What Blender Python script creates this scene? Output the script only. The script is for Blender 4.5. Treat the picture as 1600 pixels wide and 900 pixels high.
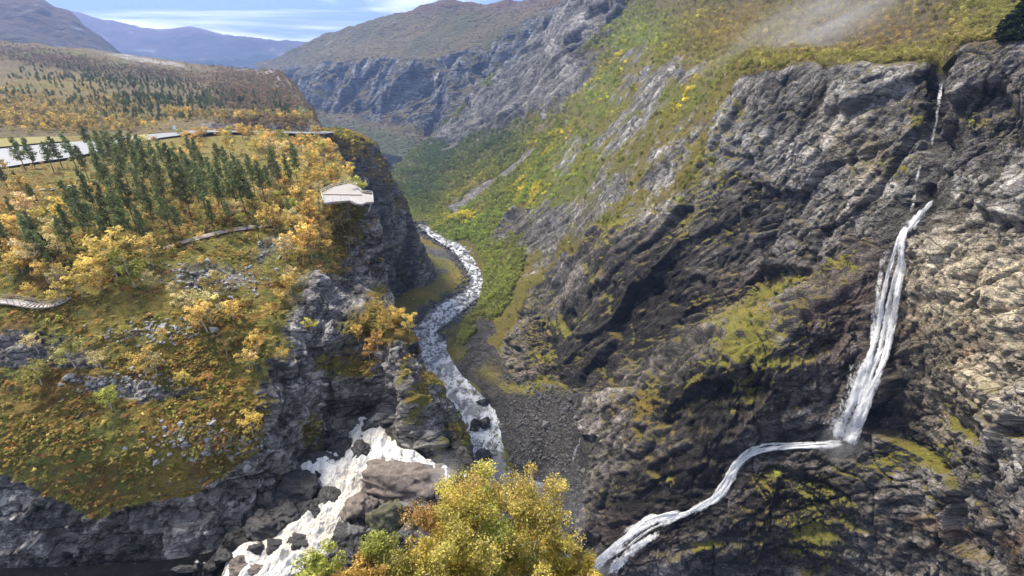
import bpy, math, random
import numpy as np
from mathutils import Vector
random.seed(7); rng = np.random.default_rng(7)
for o in list(bpy.data.objects): bpy.data.objects.remove(o)
SC = bpy.context.scene; COL = SC.collection
f32 = np.float32
# ------------------------------------------------------------------ camera, sky, sun, exposure
FPX, PITCH = 750.0, math.radians(26.5)          # focal length in pixels of a 1600 px wide picture
cam = bpy.data.cameras.new('camera'); camo = bpy.data.objects.new('camera', cam); COL.objects.link(camo)
cam.sensor_width = 36; cam.lens = FPX/1600*36; cam.clip_start = 0.1; cam.clip_end = 60000
camo.location = (0, 0, 0); camo.rotation_euler = (math.pi/2-PITCH, 0, 0); SC.camera = camo
SUN_EL, SUN_AZ = math.radians(52), math.radians(-54)   # azimuth from +Y towards +X
SUN_STR, SKY_STR, EXPO = 2.6, 0.115, 1.82
W = bpy.data.worlds.new('World'); SC.world = W; W.use_nodes = True
def world():
    nt = W.node_tree; N = nt.nodes; L = nt.links; N.clear()
    out = N.new('ShaderNodeOutputWorld'); bg = N.new('ShaderNodeBackground'); bg.inputs[1].default_value = SKY_STR
    sky = N.new('ShaderNodeTexSky'); sky.sky_type = 'NISHITA'; sky.sun_disc = False
    sky.sun_elevation = SUN_EL; sky.sun_rotation = SUN_AZ; sky.dust_density = 1.0; sky.altitude = 700
    tc = N.new('ShaderNodeTexCoord'); mp = N.new('ShaderNodeMapping'); mp.inputs['Scale'].default_value = (.8, .8, 11.0)
    mp.inputs['Location'].default_value = (0.35, 0.0, 0.25)
    mp.inputs['Rotation'].default_value = (0.0, 0.10, 0.0)
    no = N.new('ShaderNodeTexNoise'); no.inputs['Scale'].default_value = 2.3; no.inputs['Detail'].default_value = 7; no.inputs['Roughness'].default_value = .55; no.inputs['Distortion'].default_value = .4
    cr = N.new('ShaderNodeValToRGB'); e = cr.color_ramp.elements
    e[0].position = .48; e[0].color = (0, 0, 0, 1); e[1].position = .66; e[1].color = (1, 1, 1, 1)
    cl = N.new('ShaderNodeMixRGB'); cl.inputs[1].default_value = (.55, .95, 2.0, 1); cl.inputs[2].default_value = (7.4, 7.1, 6.7, 1)
    mx = N.new('ShaderNodeMixRGB'); mx.inputs[0].default_value = .9
    L.new(tc.outputs['Generated'], mp.inputs[0]); L.new(mp.outputs[0], no.inputs[0]); L.new(no.outputs[0], cr.inputs[0])
    L.new(cr.outputs[0], cl.inputs[0]); L.new(sky.outputs[0], mx.inputs[1]); L.new(cl.outputs[0], mx.inputs[2])
    L.new(mx.outputs[0], bg.inputs[0]); L.new(bg.outputs[0], out.inputs[0])
world()
sun = bpy.data.lights.new('sun', 'SUN'); sun.energy = SUN_STR; sun.angle = math.radians(13); sun.color = (1, .93, .80)
suno = bpy.data.objects.new('sun', sun); COL.objects.link(suno)
sd = Vector((math.sin(SUN_AZ)*math.cos(SUN_EL), math.cos(SUN_AZ)*math.cos(SUN_EL), math.sin(SUN_EL)))
suno.rotation_euler = sd.to_track_quat('Z', 'Y').to_euler(); suno.location = sd*500
SC.view_settings.view_transform = 'Standard'; SC.view_settings.look = 'None'
SC.view_settings.exposure = EXPO; SC.view_settings.gamma = 1; SC.view_settings.use_curve_mapping = False
SC.render.engine = 'CYCLES'; SC.cycles.max_bounces = 4; SC.cycles.diffuse_bounces = 2; SC.cycles.use_adaptive_sampling = True; SC.cycles.adaptive_threshold = .02; SC.cycles.transparent_max_bounces = 12
SC.cycles.volume_bounces = 0; SC.cycles.transmission_bounces = 3; SC.cycles.use_denoising = True

# ------------------------------------------------------------------ camera geometry: what the photograph's pixels say about directions
CP, SP = math.cos(PITCH), math.sin(PITCH)
def ray(px, py):
    px = np.asarray(px, float); py = np.asarray(py, float); v = 450-py
    return np.stack([px-800, FPX*CP+v*SP, -FPX*SP+v*CP], -1)
def atY(px, py, Y):
    r = ray(px, py); return r*(np.asarray(Y)/r[..., 1])[..., None]
def atZ(px, py, Z):
    r = ray(px, py); return r*(np.asarray(Z)/r[..., 2])[..., None]
def project(p):
    d = p[..., 1]*CP-p[..., 2]*SP; u = p[..., 1]*SP+p[..., 2]*CP
    dd = np.where(d < .5, .5, d)
    return 800+FPX*p[..., 0]/dd, 450-FPX*u/dd, d
# ------------------------------------------------------------------ noise in numpy
def _h(i, j, k, s):
    h = (i.astype(np.uint32)*np.uint32(374761393) + j.astype(np.uint32)*np.uint32(668265263) + k.astype(np.uint32)*np.uint32(2147483647) + np.uint32((s*974711+12345) & 0xffffffff))
    h = (h ^ (h >> np.uint32(13)))*np.uint32(1274126177); h = (h ^ (h >> np.uint32(15)))*np.uint32(2246822519)
    return h ^ (h >> np.uint32(16))
K16 = f32(1/65535.)
def vnoise(p, s=0):
    p = p.astype(f32); b = np.floor(p); f = p-b; i = b.astype(np.int32); f = f*f*f*(f*(f*6-15)+10); r = 0
    for dx in (0, 1):
        wx = f[:, 0] if dx else 1-f[:, 0]
        for dy in (0, 1):
            wy = wx*(f[:, 1] if dy else 1-f[:, 1])
            for dz in (0, 1):
                w = wy*(f[:, 2] if dz else 1-f[:, 2])
                r = r+w*((_h(i[:, 0]+dx, i[:, 1]+dy, i[:, 2]+dz, s) & np.uint32(65535)).astype(f32)*K16)
    return r*2-1
def fbm(p, o=4, s=0, g=.5):
    r = 0; a = 1.; t = 0
    for k in range(o):
        r = r+a*vnoise(p*(2.03**k)+k*17.3, s+k*7); t += a; a *= g
    return r/t
def ridged(p, o=4, s=0, g=.5):
    r = 0; a = 1.; t = 0
    for k in range(o):
        r = r+a*(1-np.abs(vnoise(p*(2.07**k)+k*9.1, s+k*5))*2); t += a; a *= g
    return r/t
def facet(p, s=0):
    """broken rock: nearest cell's own tilted plane; returns plane offset, cell random, edge closeness"""
    p = p.astype(f32); b = np.floor(p).astype(np.int32); n = len(p)
    d1 = np.full(n, 9e9, f32); d2 = np.full(n, 9e9, f32); off = np.zeros(n, f32); rn = np.zeros(n, f32)
    for dx in (-1, 0, 1):
        for dy in (-1, 0, 1):
            for dz in (-1, 0, 1):
                ci = b+np.array([dx, dy, dz], np.int32)
                h1 = _h(ci[:, 0], ci[:, 1], ci[:, 2], s); h2 = _h(ci[:, 0], ci[:, 1], ci[:, 2], s+91)
                jx = (h1 & np.uint32(1023)).astype(f32)/1023; jy = ((h1 >> np.uint32(10)) & np.uint32(1023)).astype(f32)/1023; jz = ((h1 >> np.uint32(20)) & np.uint32(1023)).astype(f32)/1023
                ex = p[:, 0]-ci[:, 0]-jx; ey = p[:, 1]-ci[:, 1]-jy; ez = p[:, 2]-ci[:, 2]-jz
                d = ex*ex+ey*ey+ez*ez; m = d < d1
                d2 = np.where(m, d1, np.minimum(d2, d)); d1 = np.where(m, d, d1)
                gx = (h2 & np.uint32(255)).astype(f32)/127.5-1; gy = ((h2 >> np.uint32(8)) & np.uint32(255)).astype(f32)/127.5-1; gz = ((h2 >> np.uint32(16)) & np.uint32(255)).astype(f32)/127.5-1
                r = ((h2 >> np.uint32(24)) & np.uint32(255)).astype(f32)/255
                off = np.where(m, ex*gx+ey*gy+ez*gz+(r-.5)*.7, off); rn = np.where(m, r, rn)
    return off, rn, np.sqrt(d2)-np.sqrt(d1)
def facet_m(p, s, m):
    r = [np.zeros(len(p), f32), np.full(len(p), .5, f32), np.ones(len(p), f32)]
    if m.any():
        for t, v in zip(r, facet(p[m], s)): t[m] = v
    return r
def sstep(a, b, x):
    t = np.clip((x-a)/(b-a), 0, 1); return t*t*(3-2*t)
def blob(px, py, cx, cy, rx, ry, ang=0):
    a = math.radians(ang); dx = px-cx; dy = py-cy
    u = dx*math.cos(a)+dy*math.sin(a); v = -dx*math.sin(a)+dy*math.cos(a)
    return np.exp(-((u/rx)**2+(v/ry)**2))
def blobs(px, py, L):
    r = np.zeros(len(px), f32)
    for b in L:
        w = b[5] if len(b) > 5 else 1.; r = np.maximum(r, w*blob(px, py, *b[:4], b[4] if len(b) > 4 else 0))
    return r
def inpoly(px, py, poly):
    c = np.zeros(len(px), bool); n = len(poly)
    for i in range(n):
        x1, y1 = poly[i]; x2, y2 = poly[(i+1) % n]
        if y1 == y2: continue
        m = ((y1 > py) != (y2 > py)) & (px < (x2-x1)*(py-y1)/(y2-y1)+x1); c ^= m
    return c
def seg(px, py, pts):
    """pixel distance to a polyline"""
    d = np.full(len(px), 1e9)
    for (x1, y1), (x2, y2) in zip(pts[:-1], pts[1:]):
        vx, vy = x2-x1, y2-y1; t = np.clip(((px-x1)*vx+(py-y1)*vy)/(vx*vx+vy*vy), 0, 1)
        d = np.minimum(d, np.hypot(px-x1-t*vx, py-y1-t*vy))
    return d
# ------------------------------------------------------------------ smooth patches through surveyed profiles
def pchip(P, t):
    n = len(P); d = np.diff(P, axis=0); m = np.zeros_like(P)
    a, b = d[:-1], d[1:]; s = a*b > 0
    m[1:-1] = np.where(s, 2*a*b/np.where(s, a+b, 1), 0); m[0] = d[0]; m[-1] = d[-1]
    i = np.clip(np.floor(t).astype(int), 0, n-2); x = (t-i).reshape((-1,)+(1,)*(P.ndim-1))
    p0, p1, m0, m1 = P[i], P[i+1], m[i], m[i+1]
    return (2*x**3-3*x*x+1)*p0+(x**3-2*x*x+x)*m0+(-2*x**3+3*x*x)*p1+(x**3-x*x)*m1
def samples(D, step):
    t = [0.0]
    for k, L in enumerate(D):
        n = max(2, int(math.ceil(L/step))); t += list(k+np.arange(1, n+1)/n)
    return np.array(t)
def patch(cols, step_r, step_c, cap=90):
    C = np.array(cols, float); P = atY(C[..., 0], C[..., 1], C[..., 2])           # cols x rows x 3
    pix = C[..., :2]; e = np.hypot(*np.moveaxis(np.diff(pix, axis=1), -1, 0)).mean(0); g = np.hypot(*np.moveaxis(np.diff(pix, axis=0), -1, 0)).mean(1)
    tr = samples(np.minimum(e, 260), step_r); tc = samples(np.minimum(g, 200), step_c)
    A = pchip(np.swapaxes(P, 0, 1), tr)            # rows dense x cols
    B = pchip(np.swapaxes(A, 0, 1), tc)            # cols dense x rows dense
    return B
def normals(G):
    du = np.gradient(G, axis=0); dv = np.gradient(G, axis=1); n = np.cross(du, dv)
    n /= np.linalg.norm(n, axis=-1, keepdims=True)+1e-9
    v = -G/np.linalg.norm(G, axis=-1, keepdims=True)
    s = np.sign((n*v).mean(-1).mean() * 1.0); fl = (n*v).sum(-1).mean()
    return n if fl > 0 else -n
def gridmesh(name, G, mat, attrs=None, smooth=True):
    a, b = G.shape[:2]; n = a*b
    idx = np.arange(n, dtype=np.int32).reshape(a, b)
    q = np.stack([idx[:-1, :-1], idx[1:, :-1], idx[1:, 1:], idx[:-1, 1:]], -1).reshape(-1, 4)
    p0 = G.reshape(-1, 3); c = np.cross(p0[q[:, 1]]-p0[q[:, 0]], p0[q[:, 3]]-p0[q[:, 0]])
    if (c*(-p0[q[:, 0]])).sum(1).mean() < 0: q = q[:, ::-1].copy()
    return rawmesh(name, p0, q, mat, attrs, smooth)
def rawmesh(name, V, Q, mat, attrs=None, smooth=False, uv=None):
    me = bpy.data.meshes.new(name); V = np.ascontiguousarray(V, f32); Q = np.ascontiguousarray(Q, np.int32); k = Q.shape[1]
    me.vertices.add(len(V)); me.vertices.foreach_set('co', V.ravel())
    me.loops.add(Q.size); me.loops.foreach_set('vertex_index', Q.ravel())
    me.polygons.add(len(Q)); me.polygons.foreach_set('loop_start', np.arange(0, Q.size, k, dtype=np.int32))
    me.update(calc_edges=True); 
    me.polygons.foreach_set('use_smooth', np.full(len(Q), smooth))
    for nm, arr in (attrs or {}).items():
        arr = np.asarray(arr, f32)
        if arr.ndim == 1:
            at = me.attributes.new(nm, 'FLOAT', 'POINT'); at.data.foreach_set('value', arr)
        else:
            at = me.attributes.new(nm, 'FLOAT_COLOR', 'POINT'); c4 = np.ones((len(arr), 4), f32); c4[:, :3] = arr; at.data.foreach_set('color', c4.ravel())
    if mat: me.materials.append(mat)
    me.update(); return me
def link(name, me, parent=None, loc=None, rot=None, scl=None):
    o = bpy.data.objects.new(name, me); COL.objects.link(o); o.parent = parent
    if loc is not None: o.location = loc
    if rot is not None: o.rotation_euler = rot
    if scl is not None: o.scale = scl if hasattr(scl, '__len__') else (scl,)*3
    return o
def tag(o, label=None, cat=None, group=None, kind=None):
    if label: o['label'] = label
    if cat: o['category'] = cat
    if group: o['group'] = group
    if kind: o['kind'] = kind
    return o
# ------------------------------------------------------------------ materials
def mat(name):
    m = bpy.data.materials.new(name); m.use_nodes = True; nt = m.node_tree
    return m, nt.nodes, nt.links, nt.nodes['Principled BSDF']
def noise(N, L, co, scale, detail=5, rough=.6, dist=0):
    t = N.new('ShaderNodeTexNoise'); t.inputs['Scale'].default_value = scale; t.inputs['Detail'].default_value = detail; t.inputs['Roughness'].default_value = rough; t.inputs['Distortion'].default_value = dist
    L.new(co, t.inputs['Vector']); return t.outputs['Fac']
def math_(N, L, op, a, b=None, c=None):
    m = N.new('ShaderNodeMath'); m.operation = op
    for k, x in enumerate((a, b, c)):
        if x is None: continue
        if isinstance(x, (int, float)): m.inputs[k].default_value = x
        else: L.new(x, m.inputs[k])
    return m.outputs[0]
def attr(N, name, kind='GEOMETRY'):
    a = N.new('ShaderNodeAttribute'); a.attribute_name = name; a.attribute_type = kind; return a
def terrain_mat(name, fine=1.0, bump=1.0):
    """rock / turf by the surface's own colours, with grain, cracks and relief that the mesh is too coarse for"""
    m, N, L, B = mat(name); geo = N.new('ShaderNodeNewGeometry').outputs['Position']
    n1 = noise(N, L, geo, .55*fine, 4, .7); n2 = noise(N, L, geo, 2.4*fine, 4, .72)
    mp = N.new('ShaderNodeMapping'); mp.inputs['Rotation'].default_value = (.5, -.75, .3); mp.inputs['Scale'].default_value = (.25, .9, 1.6); L.new(geo, mp.inputs[0])
    n3 = noise(N, L, mp.outputs[0], 1.3*fine, 6, .72, .6)
    vo = N.new('ShaderNodeTexVoronoi'); vo.feature = 'DISTANCE_TO_EDGE'; vo.inputs['Scale'].default_value = .42*fine
    wv = N.new('ShaderNodeVectorMath'); wv.operation = 'MULTIPLY_ADD'; wv.inputs[1].default_value = (2.2, 2.2, 2.2); L.new(n1, wv.inputs[0]); L.new(mp.outputs[0], wv.inputs[2]); L.new(wv.outputs[0], vo.inputs['Vector'])
    crack = N.new('ShaderNodeMapRange'); crack.inputs[1].default_value = 0; crack.inputs[2].default_value = .06; crack.inputs[3].default_value = .45; crack.inputs[4].default_value = 1; L.new(vo.outputs['Distance'], crack.inputs[0])
    rk = math_(N, L, 'MULTIPLY', math_(N, L, 'MULTIPLY_ADD', n3, 2.8, -.38), math_(N, L, 'MULTIPLY_ADD', n2, 1.6, .2))
    v2 = N.new('ShaderNodeTexVoronoi'); v2.feature = 'DISTANCE_TO_EDGE'; v2.inputs['Scale'].default_value = .16*fine; L.new(wv.outputs[0], v2.inputs['Vector'])
    c2 = N.new('ShaderNodeMapRange'); c2.inputs[1].default_value = 0; c2.inputs[2].default_value = .045; c2.inputs[3].default_value = .3; c2.inputs[4].default_value = 1; L.new(v2.outputs['Distance'], c2.inputs[0])
    v3 = N.new('ShaderNodeTexVoronoi'); v3.inputs['Scale'].default_value = .42*fine; L.new(wv.outputs[0], v3.inputs['Vector']); v3s = N.new('ShaderNodeSeparateColor'); L.new(v3.outputs['Color'], v3s.inputs[0])
    rk = math_(N, L, 'MULTIPLY', math_(N, L, 'MULTIPLY', rk, crack.outputs[0]), math_(N, L, 'MULTIPLY', c2.outputs[0], math_(N, L, 'MULTIPLY_ADD', v3s.outputs[0], .7, .72)))
    vg = math_(N, L, 'MULTIPLY', math_(N, L, 'MULTIPLY_ADD', n2, 1.5, .25), math_(N, L, 'MULTIPLY_ADD', n1, 1.1, .45))
    rc = attr(N, 'rcol'); vc = attr(N, 'vcol'); ve = attr(N, 'veg'); we = attr(N, 'wet')
    def mul(c, s):
        x = N.new('ShaderNodeVectorMath'); x.operation = 'SCALE'; L.new(c, x.inputs[0]); L.new(s, x.inputs['Scale']); return x.outputs[0]
    vm = N.new('ShaderNodeMapRange'); vm.inputs[1].default_value = .35; vm.inputs[2].default_value = .65
    L.new(math_(N, L, 'ADD', ve.outputs['Fac'], math_(N, L, 'MULTIPLY_ADD', n2, 1.3, -.65)), vm.inputs[0])
    mx = N.new('ShaderNodeMixRGB'); L.new(vm.outputs[0], mx.inputs[0]); L.new(mul(rc.outputs['Color'], rk), mx.inputs[1]); L.new(mul(vc.outputs['Color'], vg), mx.inputs[2])
    L.new(mx.outputs[0], B.inputs['Base Color'])
    ro = math_(N, L, 'MULTIPLY_ADD', we.outputs['Fac'], -.42, .9); ro2 = math_(N, L, 'MAXIMUM', ro, math_(N, L, 'MULTIPLY', vm.outputs[0], .95)); L.new(ro2, B.inputs['Roughness'])
    B.inputs['Specular IOR Level'].default_value = .22
    hgt = math_(N, L, 'ADD', math_(N, L, 'MULTIPLY', n3, 1.2), math_(N, L, 'ADD', math_(N, L, 'MULTIPLY', n2, .6), math_(N, L, 'ADD', math_(N, L, 'MULTIPLY', crack.outputs[0], .4), math_(N, L, 'ADD', math_(N, L, 'MULTIPLY', c2.outputs[0], .6), math_(N, L, 'MULTIPLY', v3s.outputs[1], .45)))))
    bp = N.new('ShaderNodeBump'); bp.inputs['Strength'].default_value = .9; bp.inputs['Distance'].default_value = 1.15*bump/fine; L.new(hgt, bp.inputs['Height']); L.new(bp.outputs[0], B.inputs['Normal'])
    return m
M_near = terrain_mat('rock_and_turf', 1.0, 1.0)
M_mid = terrain_mat('valley_rock', .45, 1.0)
M_far = terrain_mat('far_rock', .07, 1.0)
def leaf_mat(name, trans=.35, var=.5):
    m, N, L, B = mat(name); a = attr(N, 'tint', 'INSTANCER'); g = attr(N, 'shade')
    oi = N.new('ShaderNodeObjectInfo')
    s = math_(N, L, 'MULTIPLY', math_(N, L, 'MULTIPLY_ADD', g.outputs['Fac'], var*1.6, 1-var*.8), math_(N, L, 'MULTIPLY_ADD', oi.outputs['Random'], .5, .75))
    x = N.new('ShaderNodeVectorMath'); x.operation = 'SCALE'; L.new(a.outputs['Color'], x.inputs[0]); L.new(s, x.inputs['Scale'])
    d = N.new('ShaderNodeBsdfDiffuse'); t = N.new('ShaderNodeBsdfTranslucent'); mx = N.new('ShaderNodeMixShader'); mx.inputs[0].default_value = trans
    L.new(x.outputs[0], d.inputs[0]); L.new(x.outputs[0], t.inputs[0]); L.new(d.outputs[0], mx.inputs[1]); L.new(t.outputs[0], mx.inputs[2])
    L.new(mx.outputs[0], N['Material Output'].inputs[0]); return m
M_leaf = leaf_mat('leaves', .35, .7); M_needle = leaf_mat('needles', .1, .6)
def plain(name, c, rough=.8, sc=3., var=.5, bump=.0, spec=.4):
    m, N, L, B = mat(name); geo = N.new('ShaderNodeNewGeometry').outputs['Position']; n = noise(N, L, geo, sc, 6, .65)
    x = N.new('ShaderNodeVectorMath'); x.operation = 'SCALE'; x.inputs[0].default_value = c[:3]; L.new(math_(N, L, 'MULTIPLY_ADD', n, 2*var, 1-var), x.inputs['Scale']); L.new(x.outputs[0], B.inputs['Base Color'])
    B.inputs['Roughness'].default_value = rough; B.inputs['Specular IOR Level'].default_value = spec
    if bump:
        bp = N.new('ShaderNodeBump'); bp.inputs['Distance'].default_value = bump; L.new(n, bp.inputs['Height']); L.new(bp.outputs[0], B.inputs['Normal'])
    return m
M_birch = plain('birch_bark', (.42, .38, .33), .8, 6, .5); M_pine = plain('pine_bark', (.13, .09, .065), .9, 5, .5)
M_road = plain('wet_asphalt', (.15, .148, .145), .5, .25, .35, 0, .6); M_conc = plain('pale_concrete', (.29, .265, .24), .8, 1.2, .25)
M_wood = plain('weathered_planks', (.42, .37, .32), .8, 2.5, .35); M_metal = plain('galvanised_steel', (.5, .51, .53), .4, 2, .15); M_white = plain('white_paint', (.8, .8, .8), .5, 2, .08)
M_path = plain('trodden_gravel', (.36, .30, .25), .95, 1.2, .35, .1); M_grass = plain('mown_verge', (.20, .17, .045), .95, .6, .35, .1)
M_dark = plain('dark_wet_stone', (.035, .033, .032), .45, .5, .6, .5, .5)

# ------------------------------------------------------------------ terrain
OCH, MOSS, RUST, GRN, YEL, HEATH, BGRN, DGRN = map(np.array, ((.24, .18, .040), (.17, .155, .032), (.20, .105, .028), (.10, .115, .028), (.32, .24, .04), (.17, .13, .062), (.16, .185, .035), (.065, .08, .03)))
def mixc(a, b, t): return a+(b-a)*np.clip(t, 0, 1)[:, None]
PATCH = {}
def soften(d, a, b, k=1):
    d = np.asarray(d, float).reshape(a, b)
    for _ in range(k):
        e = np.pad(d, 1, mode='edge'); d = (e[:-2, 1:-1]+e[2:, 1:-1]+2*e[1:-1, 1:-1])/4; e = np.pad(d, 1, mode='edge'); d = (e[1:-1, :-2]+e[1:-1, 2:]+2*e[1:-1, 1:-1])/4
    return d.ravel()
def finish(name, G, Nn, material, veg, vcol, rcol, wet, smooth=True, obname=None):
    at = {'veg': veg, 'vcol': vcol, 'rcol': rcol, 'wet': wet}
    me = gridmesh(name, G, material, at, smooth); o = link(name, me); tag(o, kind='structure')
    V = G.reshape(-1, 3); n = normals(G).reshape(-1, 3); n *= np.where(n[:, 2:3] < -.2, -1, 1); px, py, d = project(V)
    PATCH[name] = dict(V=V, n=n, px=px, py=py, d=d, veg=veg, o=o)
    return o
def aniso(p, d, k):
    d = np.array(d, float); d /= np.linalg.norm(d); return p-(1-1/k)*(p@d)[:, None]*d

def right_wall():
    cols = [
     [(1960,-170,215),(1930,-60,200),(1880,15,168),(1860,60,150),(1840,200,125),(1830,350,105),(1820,480,92),(1820,600,82),(1820,750,68),(1850,1000,52),(1900,1300,40)],
     [(1640,-120,330),(1620,0,260),(1605,50,190),(1600,68,170),(1600,200,150),(1600,330,126),(1600,430,112),(1600,560,98),(1600,700,88),(1600,900,75),(1590,1150,66)],
     [(1560,-120,380),(1530,0,300),(1505,58,205),(1495,74,186),(1500,200,163),(1492,310,146),(1482,400,130),(1470,540,119),(1445,690,112),(1445,790,101),(1440,1000,86)],
     [(1520,-120,400),(1495,0,320),(1476,82,235),(1470,112,200),(1456,230,176),(1428,320,157),(1405,400,147),(1375,540,135),(1325,690,126),(1312,790,114),(1300,1000,100)],
     [(1490,-130,460),(1450,0,380),(1425,80,260),(1432,98,212),(1425,230,183),(1405,330,170),(1388,383,160),(1345,500,146),(1275,692,131),(1250,790,119),(1230,1000,105)],
     [(1420,-150,560),(1370,0,450),(1310,85,290),(1300,98,245),(1290,230,215),(1285,330,198),(1300,425,176),(1250,510,150),(1190,702,137),(1160,830,123),(1150,1000,112)],
     [(1330,-150,700),(1290,0,540),(1210,70,350),(1180,102,292),(1190,230,248),(1180,350,224),(1170,470,200),(1120,550,165),(1090,770,136),(1050,860,126),(1040,1000,120)],
     [(1210,-150,900),(1170,0,650),(1125,70,430),(1105,125,350),(1080,250,285),(1060,380,250),(1020,520,224),(990,620,186),(960,760,158),(925,885,139),(900,960,130)],
     [(1110,-120,1000),(1080,0,760),(1030,70,560),(1000,150,470),(960,270,370),(930,400,300),(890,560,256),(880,612,234),(870,680,211),(848,765,186),(800,805,175)],
     [(1040,-80,1060),(1010,10,900),(970,100,680),(935,190,560),(905,290,440),(885,400,350),(855,540,290),(845,575,268),(835,625,242),(822,690,213),(785,720,206)],
     [(1000,-60,1130),(980,20,980),(940,110,740),(900,200,610),(865,300,490),(848,400,390),(828,500,316),(812,545,293),(800,590,271),(785,632,251),(740,660,244)],
     [(980,-50,1200),(955,10,1040),(905,110,840),(865,200,700),(830,300,550),(810,400,425),(780,455,368),(755,488,349),(735,514,337),(708,531,331),(665,548,332)],
     [(960,-40,1300),(930,0,1160),(872,105,960),(832,200,800),(800,300,610),(782,385,490),(770,420,452),(762,438,433),(757,448,427),(752,460,423),(735,475,412)],
     [(955,-40,1500),(905,-8,1270),(852,90,1130),(798,190,980),(765,265,770),(746,340,610),(743,362,570),(741,376,548),(740,388,531),(732,393,526),(715,400,526)],
     [(925,-20,1620),(880,8,1400),(815,100,1260),(755,190,1130),(718,250,930),(697,310,745),(691,340,645),(688,355,611),(686,364,594),(680,372,590),(668,384,588)],
     [(880,-5,1800),(838,35,1600),(760,130,1400),(705,205,1240),(672,252,1050),(652,287,890),(642,303,815),(634,316,775),(628,328,745),(620,340,722),(610,352,700)],
    ]
    cols.append([(830,92,1850),(780,120,1700),(720,170,1500),(662,225,1330),(628,252,1150),(600,280,1000),(590,300,930),(585,315,890),(580,330,850),(575,345,820),(570,360,790)])
    cols[15][0] = (850, 60, 1750); cols[15][1] = (820, 90, 1600); cols[14][0] = (905, 0, 1700)
    G = patch(cols, 1.35, 1.35); a, b = G.shape[:2]; Nn = normals(G); p = G.reshape(-1, 3); n0 = Nn.reshape(-1, 3); px, py, d = project(p)
    fol = (75, -32, 84)
    # surface regions as they lie on the mountainside
    rock_poly = [(1700,60),(1490,72),(1470,95),(1300,97),(1200,104),(1140,125),(1110,190),(1085,270),(1020,320),(930,350),(860,420),(800,500),(782,545),(800,585),(860,590),(900,610),(880,650),(905,720),(900,800),(905,870),(880,1400),(2100,1400),(2100,60)]
    wob = fbm(aniso(p, fol, 2)*.03, 3, 3); wob2 = fbm(p*.03, 3, 5)
    qx, qy = px+wob*34, py+wob2*30
    rk = inpoly(qx, qy, rock_poly).astype(f32)
    outc = blobs(qx, qy, [(1035,120,70,14,-25,.8),(985,190,60,16,-45,.8),(1040,260,70,26,-50,.9),(950,300,45,22,-45,.8),(850,350,60,28,-28,1),(790,360,40,18,-25,.9),(835,410,40,20,-40,.7),(900,135,12,80,38,.9),(997,95,10,34,30,.9),(965,215,40,16,-50,.8),(890,240,14,36,30,.7),(1000,330,50,30,-35,.8),(1010,160,22,40,30,.8)])
    outc = np.maximum(outc, inpoly(qx, qy, [(850,-30),(1010,-30),(965,30),(915,95),(868,165),(800,195),(745,215),(690,235),(680,205),(740,150),(790,95)]).astype(f32))
    scree = np.exp(-(seg(px+wob*14, py+wob2*10, [(700,335),(745,300),(800,268),(835,235)])/5)**2)
    bare = np.clip(rk*1.0+outc*(1-rk), 0, 1)
    moss = blobs(qx, qy, [(1170,560,55,70,0,.95),(1215,450,60,18,-28,.9),(1300,412,45,14,-25,.8),(1430,715,95,22,-12,1),(1490,640,45,60,-20,.75),(1395,262,45,16,0,.8),(1425,195,25,22,0,.7),(1000,635,26,34,20,.8),(1020,690,30,16,0,.6),(985,320,70,26,-35,.8),(1185,745,50,26,-40,.9),(1260,850,50,60,0,.85),(1100,832,26,10,0,.9),(1070,745,20,8,0,.8),(880,500,26,30,0,.6),(1080,590,30,10,-25,.6),(1100,250,60,60,0,.6),(1160,170,25,14,0,.7),(1520,190,40,15,0,.5),(1450,800,20,20,0,.5),(1580,780,20,20,0,.5),(860,560,20,14,0,.6),(1060,330,40,60,0,.5),(930,430,30,40,0,.5)])
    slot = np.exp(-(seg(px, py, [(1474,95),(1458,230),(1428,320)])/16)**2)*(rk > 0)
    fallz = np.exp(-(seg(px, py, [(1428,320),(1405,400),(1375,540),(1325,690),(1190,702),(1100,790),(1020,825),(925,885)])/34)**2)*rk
    talus = inpoly(qx, qy, [(740,495),(790,560),(850,600),(910,610),(900,690),(925,760),(905,840),(840,790),(790,720),(770,640),(700,560)]).astype(f32)
    # relief
    amp = bare*.95+.12; amp = amp*(1-.75*talus)
    q0 = p+np.stack([wob*5, wob2*5, wob*5], -1); lowr = sstep(300, 420, py)[:, None]; q = aniso(q0, fol, 1.7)*lowr+aniso(q0, (.25, .1, 1), 1.7)*(1-lowr)
    bm = bare > .02; o1, r1, e1 = facet_m(q/23., 11, bm); o2, r2, e2 = facet_m(q/7.0+3, 12, bm); o3, r3, e3 = facet_m(aniso(p, fol, 2.0)/2.3, 13, bm)
    ck = np.exp(-(vnoise(aniso(q0, fol, 6)/7., 61)/.045)**2)*.9+np.exp(-(vnoise(aniso(q0, (-.2, .3, 1), 6)/10., 63)/.04)**2)*1.2+np.exp(-(vnoise(aniso(q0, fol, 4)/2.6, 65)/.06)**2)*.35
    rim = 1-.8*np.exp(-(seg(px, py, [(1700,62),(1490,72),(1470,95),(1300,97),(1200,104),(1140,125)])/22)**2)
    far = np.clip(d/300, .6, 3)
    big = fbm(aniso(p, (.2, .1, 1), 1.8)/55, 3, 21)
    ribs = ridged(aniso(p, (.3, -.2, 1), 3)/60, 3, 23)
    fw = sstep(380, 800, d); o0, r0, _ = facet_m(aniso(p, (.35, -.1, .9), 2.2)/48., 17, bm & (fw > 0))
    o4, r4, _ = facet_m(aniso(p, (.35, -.1, .9), 4)/20., 19, bm & (fw > 0))
    disp = amp*rim*(o1*4.8+o2*2.0)*(1-.72*fw)+bare*fw*(o0*17+o4*6)+big*3.5*(.35+bare)+ribs*3.2*bare*np.clip(d/350, .3, 2.2)+fbm(p/2.2, 3, 31)*.35
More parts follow.
